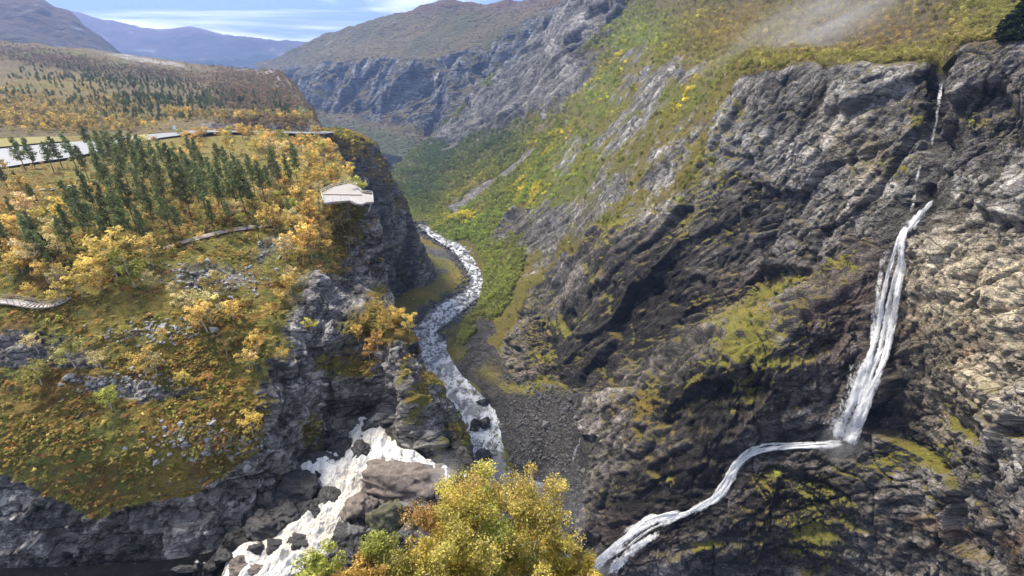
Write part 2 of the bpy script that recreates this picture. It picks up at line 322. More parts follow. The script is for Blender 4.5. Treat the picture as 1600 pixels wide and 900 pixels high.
    disp += (1-bare)*(fbm(p/18, 4, 33)*3.2+ridged(aniso(p, (-.35, .2, .9), 4)/40, 3, 35)*2.5)*np.clip(d/500, .3, 1.6)
    disp -= slot*7; disp -= fallz*1.3
    foot = sstep(-216, -206, p[:, 2]); disp = disp*(.12+.88*foot)
    strata = np.sin((p@np.array([.55, -.35, -.6]))/2.6+wob*9)*.28*bare*sstep(-.2, .4, wob2)*(1-talus); disp += strata
    disp += talus*fbm(p/1.6, 3, 41)*.8
    disp = soften(disp, a, b, 1)+amp*rim*(1-.72*fw)*(o3*.95-ck*.9+facet_m(p/1.0, 71, bm & (d < 230))[0]*.42); p2 = p+n0*disp[:, None]; G2 = p2.reshape(a, b, 3); n2 = normals(G2).reshape(-1, 3)
    nz = n2[:, 2]
    # cover
    ns = fbm(p/6., 4, 51); ns2 = fbm(p/22., 4, 53)
    veg = (1-bare)*.92+bare*(sstep(.62, .9, nz+ns*.25)*.55*(1-blobs(px, py, [(1530,450,110,130)])) + moss*sstep(.05, .6, nz+ns*.5+moss*.25)*1.0)
    veg = np.where((rk < .5), np.clip(veg-outc*.2+ns*.35-.25*sstep(.75, .2, nz), 0, 1), veg)
    veg = np.clip(veg*(1-fallz)*(1-scree)-slot, 0, 1)
    tveg = blobs(qx, qy, [(750,470,60,26,-30,1),(700,545,26,26,0,.8),(830,600,60,16,10,1),(770,585,30,40,60,.6)])
    veg = np.where(talus > .5, np.maximum(tveg*.95, .12*ns2), np.maximum(veg, tveg*.95*(rk < .5)))
    hill = sstep(140, 60, py+.0*px)
    vc = mixc(np.broadcast_to(MOSS, p.shape)*1.0, OCH, ns2*1.2+.45)
    vc = mixc(vc, HEATH, (hill*.9+.3*blobs(px, py, [(1350,50,220,60)]))*(1-blobs(px, py, [(1130,60,110,50)])*.7))
    vc = mixc(vc, OCH*1.15, blobs(px, py, [(1150,80,130,40,-20),(1330,82,140,14),(1050,110,60,40)])*.8)
    vc = mixc(vc, BGRN, blobs(qx, qy, [(890,270,70,60,-35),(940,150,40,60,-40),(740,350,50,30,-30),(850,310,50,40),(1060,150,40,30),(1000,60,60,40)])*.85)
    vc = mixc(vc, YEL, np.clip(ns*2.2-.35, 0, .8)*blobs(qx, qy, [(850,260,120,50,-40),(960,140,80,60,-40),(750,330,80,40,-35),(1060,190,60,60)]))
    vc = mixc(vc, DGRN, blobs(px, py, [(690,235,80,40,-35),(760,220,60,30,-35),(660,280,40,40)])*.85)
    vc = vc*np.where(rk < .5, .62, 1)[:, None]; vc = mixc(vc, np.array([.22, .20, .04]), moss*bare*.8); vc = mixc(vc, RUST, blobs(px, py, [(1000,640,30,40),(680,365,30,10)])*.6)
    vc = mixc(vc, np.array([.20, .18, .045]), tveg*.8)
    g = .185*(1+.55*ns2)*(1+.8*(r1-.5))*(1+1.1*(r2-.5)*(1-.7*fw))*(1+1.1*(r3-.5)*(1-.8*fw))*(1-.45*fw)*(1+.8*fw*(r0-.5))*(1+1.0*fw*(r4-.5))
    strk = fbm(aniso(p, (.3, -.1, 1), 9)/(2.2+9*fw)[:, None], 3, 67); g = g*(1-.6*np.clip(ck, 0, 1))*(1+.9*strk*(.4+.6*fw))
    rc = g[:, None]*np.array([1.04, .97, .89])
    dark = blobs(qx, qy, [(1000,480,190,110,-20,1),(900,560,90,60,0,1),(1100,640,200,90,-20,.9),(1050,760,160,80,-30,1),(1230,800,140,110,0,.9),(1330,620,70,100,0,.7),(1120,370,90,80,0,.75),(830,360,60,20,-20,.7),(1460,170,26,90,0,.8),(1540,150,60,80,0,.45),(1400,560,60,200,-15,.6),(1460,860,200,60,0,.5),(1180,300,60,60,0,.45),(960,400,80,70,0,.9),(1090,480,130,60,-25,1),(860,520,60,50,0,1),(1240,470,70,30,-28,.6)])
    dark = np.minimum(1, dark*1.2); rc = rc*(1-.84*dark)[:, None]*(np.array([1.08, .98, .92])*dark[:, None]+(1-dark[:, None]))  # wet rock plus the overhung wall's shade, both darkened in the colour
    rc = mixc(rc, np.array([.50, .42, .29])*(1+.25*ns)[:, None]*(.75+.5*r2)[:, None], blobs(qx, qy, [(1530,450,105,85,0,1),(1460,450,50,70,0,.85),(1550,580,90,70,0,.8),(1590,480,60,110,0,.9),(1500,640,60,60,0,.5),(1345,250,30,45,10,.45),(1310,200,30,60,0,.35)]))
    rc = mixc(rc, np.array([.30, .17, .09]), blobs(qx, qy, [(1500,530,55,35,-20,.7),(1440,520,40,50,0,.4),(1580,830,70,60,0,.5),(1450,830,60,60,0,.4)])*sstep(-.2, .5, ns))
    rc = mixc(rc, np.array([.085, .058, .05]), blobs(qx, qy, [(1310,490,55,120,12,.85),(1000,840,90,40,0,.5),(1130,440,40,30,0,.4)]))
    rc = mixc(rc, np.array([.25, .25, .245]), blobs(qx, qy, [(1290,180,150,80,0,.55),(1140,270,50,120,20,.5),(1550,230,60,60,0,.25)])*sstep(-.4, .4, ns2+r1-.5))
    rc = mixc(rc, np.array([.30, .29, .285]), outc*.3*sstep(-.2, .4, ns)*sstep(1000, 600, py))
    rc = mixc(rc, np.array([.050, .045, .040])*(1+.5*ns)[:, None], talus*.95); rc = mixc(rc, np.array([.20, .185, .165]), scree*.8)
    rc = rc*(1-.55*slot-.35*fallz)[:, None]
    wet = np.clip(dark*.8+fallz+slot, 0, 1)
    # two surface grains: fine rock near, coarser far: split at one column
    px0 = np.arange(a)/a; cut = int(np.argmin(np.abs(G[:, b//2, 1]-420)))
    def sub(nm, s, m):
        sl = lambda x: x.reshape((a, b)+x.shape[1:])[s].reshape((-1,)+x.shape[1:])
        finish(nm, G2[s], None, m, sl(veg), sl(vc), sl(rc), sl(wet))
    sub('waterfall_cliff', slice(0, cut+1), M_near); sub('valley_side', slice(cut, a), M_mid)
right_wall()

def left_land():
    cols = [
     [(-400,232,330),(-330,282,225),(-280,360,140),(-270,440,105),(-260,500,90),(-250,600,77),(-240,700,67),(-230,790,60),(-210,900,55),(-200,990,52)],
     [(-60,217,330),(-20,264,225),(0,350,125),(0,430,100),(0,500,86),(0,600,75),(0,700,66),(0,790,60),(0,885,56),(10,950,53)],
     [(90,213,340),(120,265,225),(140,350,128),(150,430,103),(150,510,88),(150,600,78),(150,690,68),(155,790,62),(160,882,58),(170,945,55)],
     [(210,210,350),(250,270,220),(280,340,140),(290,410,112),(300,490,94),(310,590,82),(320,680,71),(325,770,66),(335,870,60),(350,930,57)],
     [(320,209,360),(350,265,235),(380,330,152),(395,400,121),(405,490,98),(415,570,86),(420,650,78),(425,720,74),(432,772,70),(450,805,67)],
     [(390,209,365),(420,262,245),(440,330,160),(450,400,125),(455,470,104),(458,540,92),(460,620,85),(465,690,80),(470,735,76),(490,765,73)],
     [(420,209,368),(450,262,250),(480,330,165),(492,400,128),(500,455,110),(508,525,99),(512,590,94),(515,640,91),(520,662,88.5),(540,695,84)],
     [(440,209,370),(480,258,262),(512,322,172),(528,390,156),(545,445,134),(558,495,106),(570,560,98),(582,620,92),(595,662,88.5),(610,695,85)],
     [(455,209,372),(500,255,270),(538,312,172),(558,380,164),(578,440,156),(592,490,112),(610,540,98),(636,610,89),(660,690,82),(678,735,78)],
     [(465,209,373),(510,252,278),(552,308,170),(574,380,166),(594,450,162),(612,503,110),(642,560,99),(674,630,92),(696,700,85),(716,750,80)],
     [(475,209,374),(520,250,284),(566,308,169),(584,385,167),(602,455,165),(626,506,112),(664,572,103),(706,632,97),(734,690,92),(742,755,85)],
     [(480,209,375),(525,250,290),(574,310,168),(590,390,168),(606,462,167),(622,516,124),(650,585,122),(682,650,122),(700,710,122),(705,790,122)],
     [(490,209,376),(530,252,320),(570,314,175),(582,400,174),(596,470,173),(604,510,172),(610,560,172),(615,620,172),(620,680,172),(625,760,172)],
    ]
    G = patch(cols, 1.4, 1.3); a, b = G.shape[:2]; n0 = normals(G).reshape(-1, 3); p = G.reshape(-1, 3); px, py, d = project(p)
    wob = fbm(p*.06, 3, 103); wob2 = fbm(p*.06+50, 3, 105); qx, qy = px+wob*26, py+wob2*22
    slope = 1-np.abs(n0[:, 2])
    rocky = blobs(qx, qy, [(30,540,80,34,0,1),(110,560,60,20,10,.8),(230,615,120,16,8,.9),(330,640,60,14,10,.8),(440,640,40,90,0,1),(480,500,36,90,5,1),(520,480,40,60,0,.8),(560,430,36,70,0,1),(600,430,20,90,0,1),(610,600,40,110,0,1),(700,640,60,80,0,.9),(650,680,60,60,0,.9),(500,610,50,60,0,.9),(340,430,70,24,-4,.75),(430,390,40,18,-20,.7),(20,600,40,20,0,.5),(130,650,60,14,-15,.6),(590,360,16,50,0,1)])
    low = inpoly(qx, qy, [(-300,730),(0,735),(60,770),(140,800),(300,760),(400,700),(440,610),(455,500),(475,430),(560,420),(560,520),(640,540),(760,640),(800,1000),(-400,1000)]).astype(f32)
    bare = np.maximum(rocky, low)
    flat = sstep(200, 235, p[:, 1])*sstep(-40, -100, p[:, 0])
    mesh_amp = (bare*.85+.22)*(1-flat*.95)
    q = aniso(p+np.stack([wob*3, wob2*3, wob*3], -1), (.55, .25, .55), 1.7)
    o1, r1, e1 = facet(q/8.5, 111); o2, r2, e2 = facet(q/3.1+3, 112); o3, r3, e3 = facet(p/1.15, 113)
    vert = blobs(px, py, [(620,600,60,120),(700,640,70,90),(560,420,60,90)])
    rib = ridged(aniso(p, (.35, .1, -1), 6)/7., 2, 121)*vert
    disp = mesh_amp*(1-.45*vert)*(o1*2.2+o2*1.05+o3*.3)+fbm(p/14, 4, 123)*1.3*(1-flat)*(.5+bare)+rib*2.4+fbm(p/1.3, 3, 125)*.34*(1-flat)
    disp += ridged(aniso(p, (.9, .35, .1), 3)/9, 3, 127)*.9*(1-bare)*(1-flat)
    cave = blobs(px, py, [(550,642,40,11,4)]); disp -= cave*6; disp -= blobs(px, py, [(700,600,60,60)])*1.2
    disp = soften(disp, a, b, 1)+mesh_amp*o3*.32; p2 = p+n0*disp[:, None]; G2 = p2.reshape(a, b, 3); nz = normals(G2).reshape(-1, 3)[:, 2]
    ns = fbm(p/3.2, 4, 131); ns2 = fbm(p/11., 4, 133); ns3 = fbm(p/6., 3, 135)
    mossb = blobs(qx, qy, [(250,700,130,45,-18,1),(330,670,90,30,-15,1),(120,690,60,30,0,.8),(570,520,50,40,0,1),(530,580,60,22,0,1),(620,510,40,20,0,.9),(490,685,26,30,0,1),(712,680,34,56,20,1),(650,620,18,60,10,.9),(690,590,60,18,35,1),(625,560,14,60,5,.7),(520,400,40,40,0,.6),(540,345,40,30,0,.7),(590,450,20,14,0,.6),(40,650,80,40,0,.8)])
    veg = np.clip((1-bare)*1.0+bare*sstep(.5, .85, nz+ns*.2)*.5*(1-low*.6)+mossb*sstep(-.1, .45, nz+ns*.4+mossb*.3), 0, 1)
    veg = np.clip(veg-.5*sstep(.55, .2, nz)*(1-mossb)-.4*rocky*(1-mossb)+ns*.22, 0, 1); veg = np.maximum(veg, flat)
    vc = mixc(np.broadcast_to(OCH, p.shape)*1.0, MOSS*1.1, ns2*1.6+.5); vc = mixc(vc, RUST, np.clip(ns3*2.-.2, 0, .85)); vc = mixc(vc, GRN*1.25, np.clip(ns*1.8-.1, 0, .8))
    vc = mixc(vc, np.array([.25, .20, .045]), blobs(qx, qy, [(250,480,130,40,-20),(330,690,60,18,-30),(210,470,120,12,-30)])*.6)
    vc = mixc(vc, RUST*1.1, blobs(qx, qy, [(560,560,60,30),(590,510,40,50),(70,620,90,30),(330,650,90,16),(530,350,30,40),(20,300,60,30)])*.6)
    vc = mixc(vc, np.array([.15, .15, .03]), blobs(px, py, [(490,685,30,30),(710,680,50,80)])*.9)
    vc = mixc(vc, np.array([.24, .19, .05]), flat*.6)
    g = .20*(1+.5*ns2)*(1+.6*(r1-.5))*(1+.9*(r2-.5))*(1+.8*(r3-.5)); rc = g[:, None]*np.array([1.05, .97, .88])
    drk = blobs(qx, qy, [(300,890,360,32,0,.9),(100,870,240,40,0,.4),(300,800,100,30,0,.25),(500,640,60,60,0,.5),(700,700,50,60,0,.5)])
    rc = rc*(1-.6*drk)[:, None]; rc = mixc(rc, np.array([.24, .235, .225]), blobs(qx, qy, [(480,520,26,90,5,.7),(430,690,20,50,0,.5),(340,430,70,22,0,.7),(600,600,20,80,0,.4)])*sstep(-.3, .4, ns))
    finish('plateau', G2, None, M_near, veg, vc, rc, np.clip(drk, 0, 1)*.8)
left_land()

def buttress():
    cols = [
     [(380,204,420),(400,208,395),(420,240,376),(430,300,376),(440,380,376),(450,480,376),(452,500,376)],
     [(495,204,400),(503,211,379),(510,250,374),(518,300,372),(528,380,372),(540,470,374),(545,492,374)],
     [(515,202,412),(538,211,387),(556,250,378),(572,300,374),(588,380,376),(604,470,388),(610,490,392)],
     [(530,201,430),(556,211,402),(584,252,395),(606,300,399),(626,380,405),(640,455,412),(648,476,415)],
     [(538,201,450),(566,213,425),(600,262,425),(629,320,430),(652,380,436),(680,432,445),(692,448,449)],
     [(540,202,500),(568,214,490),(600,266,490),(628,322,500),(648,382,510),(668,418,530),(680,430,540)],
    ]
    G = patch(cols, 1.2, 1.2); a, b = G.shape[:2]; n0 = normals(G).reshape(-1, 3); p = G.reshape(-1, 3); px, py, d = project(p)
    wob = fbm(p*.03, 3, 203); q = aniso(p+wob[:, None]*6, (.2, .1, 1), 2.2)
    o1, r1, _ = facet(q/16, 211); o2, r2, _ = facet(q/5.5, 212); o3, r3, _ = facet(p/2.2, 213)
    top = sstep(235, 208, py)
    disp = (o1*5+o2*2.4+o3*.9)*(1-.85*top)+ridged(aniso(p, (.2, .1, 1), 4)/22, 3, 215)*3*(1-top)+fbm(p/5, 3, 217)*.6
    G2 = (p+n0*disp[:, None]).reshape(a, b, 3); nz = normals(G2).reshape(-1, 3)[:, 2]
    ns = fbm(p/7, 4, 221); ns2 = fbm(p/25, 3, 223)
    mo = blobs(px+wob*14, py+wob*14, [(560,235,40,20,40,1),(590,270,40,18,45,.9),(600,390,20,10,0,.7),(620,320,24,20,40,.8),(580,250,30,14,30,.8)])
    veg = np.clip(top+mo*sstep(-.2, .5, nz+ns*.5)+.5*sstep(.5, .8, nz+ns*.3)*sstep(340, 260, py), 0, 1)
    vc = mixc(np.broadcast_to(MOSS, p.shape)*1., OCH, ns*1.5+.5); vc = mixc(vc, RUST, np.clip(ns2, 0, .5))
    g = .16*(1+.4*ns2)*(1+.6*(r1-.5))*(1+.7*(r2-.5))*(1+.5*(r3-.5)); rc = g[:, None]*np.array([1.03, .98, .91])
    finish('buttress', G2, None, M_mid, veg, vc, rc, np.full(len(p), .2))
buttress()

def left_hills():
    cols = [
     [(-250,45,1150),(-240,75,980),(-230,108,780),(-220,140,620),(-210,165,500),(-200,195,420),(-200,236,325)],
     [(0,64,1100),(0,85,960),(0,112,780),(0,140,620),(0,165,500),(0,195,420),(0,224,335)],
     [(150,78,1080),(150,96,950),(150,118,780),(150,145,620),(150,168,510),(150,193,430),(155,216,360)],
     [(270,95,1050),(270,110,930),(270,128,800),(270,150,640),(270,172,520),(270,193,440),(270,213,372)],
     [(365,106,1000),(372,118,900),(380,132,790),(385,150,680),(388,170,560),(390,188,410),(390,210,379)],
     [(425,110,980),(438,119,900),(450,135,800),(458,155,690),(465,175,560),(468,191,410),(470,210,380)],
     [(436,112,980),(453,128,900),(470,148,800),(484,170,690),(496,190,560),(502,201,440),(508,211,387)],
     [(440,115,1120),(456,132,1080),(472,152,1020),(486,174,980),(498,194,930),(504,206,900),(510,216,880)],
    ]
    G = patch(cols, .9, 1.3); a, b = G.shape[:2]; n0 = normals(G).reshape(-1, 3); p = G.reshape(-1, 3); px, py, d = project(p)
    near = sstep(470, 380, p[:, 1]); ns = fbm(p/14, 4, 301); ns2 = fbm(p/60, 4, 303)
    o1, r1, _ = facet(p/9, 311); cut = blobs(px, py, [(440,199,70,8),(380,196,40,8),(300,200,40,6)])
    disp = fbm(p/40, 5, 305)*5*(1-near)+fbm(p/10, 3, 307)*.5+o1*cut*1.6
    G2 = (p+n0*disp[:, None]).reshape(a, b, 3)
    bare = np.clip(blobs(px+ns*20, py+ns*6, [(440,200,60,7,0,1.1),(345,197,40,6,0,.8),(215,92,60,4,9,.8),(250,98,50,4,9,.8),(380,108,30,3,0,.6),(420,112,20,4,0,.8),(440,130,10,14,-30,.8)]), 0, 1)
    veg = np.clip(1-bare*1.1+ns*.1, 0, 1)
    vc = mixc(np.broadcast_to(HEATH, p.shape)*.95, OCH, blobs(px, py, [(60,170,160,22),(100,130,100,16),(160,190,160,14)])*.8+ns*.4)
    vc = mixc(vc, np.array([.075, .058, .04]), blobs(px, py, [(90,95,130,11,9),(400,150,60,34,15),(240,112,60,8,9)])*.9)
    vc = mixc(vc, np.array([.19, .15, .10]), blobs(px, py, [(200,88,120,5,9),(330,104,60,4)])*.7); vc = mixc(vc, GRN*1.4, np.clip(ns2*1.6-.25, 0, .6))
    rc = (.15*(1+.5*ns)*(1+.7*(r1-.5)))[:, None]*np.array([1, .97, .92]); rc = mixc(rc, np.array([.36, .32, .27]), sstep(150, 110, py))
    finish('moorland', G2, None, M_mid, veg, vc, rc, np.zeros(len(p)))
left_hills()

def far_wall():
    cols = [
     [(395,100,3200),(400,104,3000),(405,108,2850),(410,116,2700),(420,130,2500),(430,145,2300),(440,165,2100),(450,190,1900)],
     [(428,92,3000),(434,97,2850),(440,103,2650),(446,118,2450),(458,140,2250),(470,165,2050),(480,188,1900),(488,205,1750)],
     [(472,68,2700),(480,82,2550),(490,95,2300),(494,118,2150),(502,150,2000),(514,178,1880),(530,208,1720),(542,228,1560)],
     [(545,42,2550),(555,65,2350),(562,86,2120),(566,115,2000),(572,150,1900),(582,188,1780),(594,218,1600),(606,243,1440)],
     [(640,15,2350),(645,50,2180),(640,90,1950),(640,115,1850),(640,150,1760),(640,195,1640),(655,228,1450),(668,252,1300)],
     [(690,2,2250),(700,40,2100),(702,82,1900),(695,115,1780),(685,160,1680),(665,215,1560),(685,238,1400),(690,255,1260)],
     [(760,3,2150),(765,30,2020),(768,62,1860),(755,100,1740),(738,150,1620),(715,192,1500),(705,222,1380),(702,245,1230)],
     [(815,0,2100),(815,18,1980),(812,36,1850),(800,80,1720),(780,135,1600),(755,180,1500),(742,210,1400),(738,235,1280)],
     [(880,-25,2050),(875,-12,1950),(868,0,1850),(855,50,1720),(835,110,1620),(812,160,1520),(800,190,1420),(795,215,1320)],
     [(980,-60,2000),(965,-45,1900),(950,-25,1820),(930,30,1720),(905,100,1620),(880,150,1520),(870,180,1420),(865,205,1320)],
    ]
    G = patch(cols, 1.0, 1.0); a, b = G.shape[:2]; n0 = normals(G).reshape(-1, 3); p = G.reshape(-1, 3); px, py, d = project(p)
    wob = fbm(p*.006, 3, 403); rowt = np.tile(np.linspace(0, 1, b), a)
    edge = np.interp(px, [400,440,490,562,640,702,768,812,868,950], [108,103,95,86,90,82,62,36,0,-25]); base = np.interp(px, [400,470,514,582,640,665,715,755,812,880], [150,165,178,190,200,216,195,182,162,150])
    cl = sstep(-3, 3, py-edge+wob*10)*sstep(5, -8, py-base+wob*14)
    q = aniso(p+wob[:, None]*40, (.45, .1, 1), 3.6); o1, r1, _ = facet(q/95, 411); o2, r2, _ = facet(q/38, 412); o3, r3, _ = facet(aniso(p, (.45, .1, 1), 4)/14, 413); strk = fbm(aniso(p, (.3, .1, 1), 10)/22, 4, 431)
    disp = cl*((o1*30+o2*10+o3*3)*sstep(0, 14, py-edge)+ridged(aniso(p, (.25, .1, 1), 6)/110, 3, 415)*30*sstep(0, 20, py-edge))+(1-cl)*(fbm(p/90, 5, 417)*14)
    G2 = (p+n0*disp[:, None]).reshape(a, b, 3); nz = normals(G2).reshape(-1, 3)[:, 2]
    ns = fbm(p/35, 4, 421); ns2 = fbm(p/160, 4, 423)
    veg = np.clip((1-cl)*1.0+cl*sstep(.55, .8, nz+ns*.3)*.8-(1-cl)*sstep(.3, .6, ns)*.6, 0, 1)
    vc = mixc(np.broadcast_to(HEATH, p.shape)*.9, np.array([.10, .095, .04]), ns2*1.4+.4); vc = mixc(vc, np.array([.16, .10, .075]), sstep(30, 0, py)); vc = mixc(vc, DGRN*1.1, sstep(0, 20, py-base)*.8)
    g = .145*(1+.35*ns2)*(1+.8*(r1-.5))*(1+.6*(r2-.5))*(1+.4*(r3-.5))*(1+1.3*strk); rc = g[:, None]*np.array([.97, .98, 1.0])
    rc = mixc(rc, np.array([.34, .335, .33]), blobs(px, py, [(690,120,30,30,-40,.8),(690,150,14,50,10,.6),(600,110,20,40,0,.4),(740,130,20,40,20,.5)])*sstep(-.2, .4, ns+r2-.5)); rc = mixc(rc, rc*.5, blobs(px, py, [(690,210,40,30,0,.9),(715,170,22,26,20,.7),(650,160,14,50,20,.6)]))  # last mix paints the shaded sides of the ribs into the rock colour
    finish('far_cliff', G2, None, M_far, veg, vc, rc, np.full(len(p), .3))
    # the mountains behind
    def mountain(nm, sky, Y, base, col1, col2, seed, amp):
        cols = []
        for i, (x, y) in enumerate(sky):
            cols.append([(x, y+6, Y*1.25), (x, y, Y), (x+4, y+(base-y)*.35, Y*.9), (x+8, y+(base-y)*.7, Y*.8), (x+8, base, Y*.7)])
        G = patch(cols, 1.2, 1.5); a, b = G.shape[:2]; n0 = normals(G).reshape(-1, 3); p = G.reshape(-1, 3); px, py, d = project(p)
        L = Y/8; disp = (ridged(p/L, 5, seed)*.5+fbm(p/(L*.5), 5, seed+3))*amp*np.tile(np.linspace(.4, 1, b), a)
        ns = fbm(p/(L*.25), 4, seed+5); G2 = (p+n0*disp[:, None]).reshape(a, b, 3)
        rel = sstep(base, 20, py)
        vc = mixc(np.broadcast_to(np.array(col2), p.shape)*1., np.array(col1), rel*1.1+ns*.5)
        rc = np.full(p.shape, .16)*(1+.4*ns)[:, None]
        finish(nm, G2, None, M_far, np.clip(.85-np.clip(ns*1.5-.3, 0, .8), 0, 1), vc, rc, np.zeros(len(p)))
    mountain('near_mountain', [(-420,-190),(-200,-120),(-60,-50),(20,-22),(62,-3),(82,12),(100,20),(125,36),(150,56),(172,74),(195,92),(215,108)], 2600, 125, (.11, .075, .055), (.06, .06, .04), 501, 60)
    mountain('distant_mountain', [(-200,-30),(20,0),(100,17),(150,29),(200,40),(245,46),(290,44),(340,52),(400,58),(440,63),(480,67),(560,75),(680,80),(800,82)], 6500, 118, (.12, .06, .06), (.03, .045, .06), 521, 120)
far_wall()

# ------------------------------------------------------------------ where things stand: visible surface under a line of sight
VIS = None
def build_vis():
    global VIS
    Vs = []; Ns = []; cx = []; cy = []; ds = []
    for nm, P in PATCH.items():
        m = (P['px'] > -60) & (P['px'] < 1660) & (P['py'] > -60) & (P['py'] < 960) & (P['d'] > 1)
        Vs.append(P['V'][m]); Ns.append(P['n'][m]); cx.append(P['px'][m]); cy.append(P['py'][m]); ds.append(P['d'][m])
    V = np.concatenate(Vs); N_ = np.concatenate(Ns); x = np.concatenate(cx); y = np.concatenate(cy); d = np.concatenate(ds)
    ix = ((x+60)/3).astype(int); iy = ((y+60)/3).astype(int); key = iy*600+ix
    o = np.lexsort((d, key)); k = key[o]; first = np.ones(len(k), bool); first[1:] = k[1:] != k[:-1]
    mp = np.full(600*350, -1, int); mp[k[first]] = o[first]; VIS = (V, N_, mp.reshape(350, 600))
build_vis()
def hit(px, py):
    ix = int((px+60)/3); iy = int((py+60)/3); V, N_, mp = VIS
    for r in range(0, 9):
        a = mp[max(iy-r, 0):iy+r+1, max(ix-r, 0):ix+r+1]; a = a[a >= 0]
        if len(a):
            d = np.linalg.norm(V[a], axis=1); i = a[np.argsort(d)[0]] if r else a[0]
            s = np.linalg.norm(V[i]); rr = ray(px, py); rr /= np.linalg.norm(rr); return rr*s, N_[i]
    return atZ(px, py, -60.), np.array([0, 0, 1.])
# ------------------------------------------------------------------ water and valley floor
RIVER = [((655,352),(672,352)),((668,366),(690,366)),((690,380),(718,378)),((712,396),(738,391)),((727,417),(748,412)),((738,440),(757,436)),((728,455),(756,455)),((693,473),(735,474)),((668,492),(706,499)),((646,522),(682,518)),((640,545),(706,541)),((645,570),(738,570)),((660,605),(770,595)),((690,640),(786,632)),((715,680),(790,672)),((725,712),(795,705)),((722,750),(808,738)),((735,800),(890,772)),((760,860),(925,835)),((790,930),(940,890)),((820,1010),(960,960))]
ZR = -214.6
def strip(pairs, Z, nl, nw):
    L_ = np.array([atZ(*a, Z) for a, b in pairs]); R_ = np.array([atZ(*b, Z) for a, b in pairs]); t = np.linspace(0, len(pairs)-1, nl)
    A, B = pchip(L_, t), pchip(R_, t); s = np.linspace(0, 1, nw)[None, :, None]
    return A[:, None]*(1-s)+B[:, None]*s, t
def water_mat(name, deep, foam, amount, sc, stretch=1., rough=.12):
    m, N, L, B = mat(name); fo = attr(N, 'foam'); geo = N.new('ShaderNodeNewGeometry').outputs['Position']
    uv = attr(N, 'flow').outputs['Vector']; mp = N.new('ShaderNodeMapping'); mp.inputs['Scale'].default_value = (1, stretch, 1); L.new(uv, mp.inputs[0])
    n = noise(N, L, mp.outputs[0], sc, 8, .68, .8); n2 = noise(N, L, mp.outputs[0], sc*5, 5, .7, .3)
    s = math_(N, L, 'ADD', math_(N, L, 'ADD', math_(N, L, 'MULTIPLY_ADD', n, 2.1, -.65), math_(N, L, 'MULTIPLY_ADD', n2, 1.0, -.275)), math_(N, L, 'MULTIPLY_ADD', fo.outputs['Fac'], 1.0, amount-1.1))
    mr = N.new('ShaderNodeMapRange'); mr.inputs[1].default_value = -.06; mr.inputs[2].default_value = .22; L.new(s, mr.inputs[0])
    mx = N.new('ShaderNodeMixRGB'); L.new(mr.outputs[0], mx.inputs[0]); mx.inputs[1].default_value = (*deep, 1)
    fc = N.new('ShaderNodeMixRGB'); fc.inputs[1].default_value = (*foam, 1); fc.inputs[2].default_value = (foam[0]*.66, foam[1]*.55, foam[2]*.38, 1)
    t = attr(N, 'tea'); L.new(math_(N, L, 'MULTIPLY', t.outputs['Fac'], math_(N, L, 'MULTIPLY_ADD', n2, 2.4, -.75)), fc.inputs[0]); L.new(fc.outputs[0], mx.inputs[2]); L.new(mx.outputs[0], B.inputs['Base Color'])
    L.new(math_(N, L, 'MULTIPLY_ADD', mr.outputs[0], .6, rough), B.inputs['Roughness'])
    bp = N.new('ShaderNodeBump'); bp.inputs['Distance'].default_value = .9; bp.inputs['Strength'].default_value = .9; L.new(s, bp.inputs['Height']); L.new(bp.outputs[0], B.inputs['Normal'])
    return m
M_river = water_mat('river_water', (.17, .175, .18), (.54, .55, .56), -.40, .13)
M_rapid = water_mat('rapids_water', (.10, .072, .042), (.88, .86, .81), -.10, .55, .45)
M_pool = water_mat('pool_water', (.006, .006, .006), (.6, .6, .55), -.3, .35)
M_pool.node_tree.nodes['Principled BSDF'].inputs['Specular IOR Level'].default_value = .2
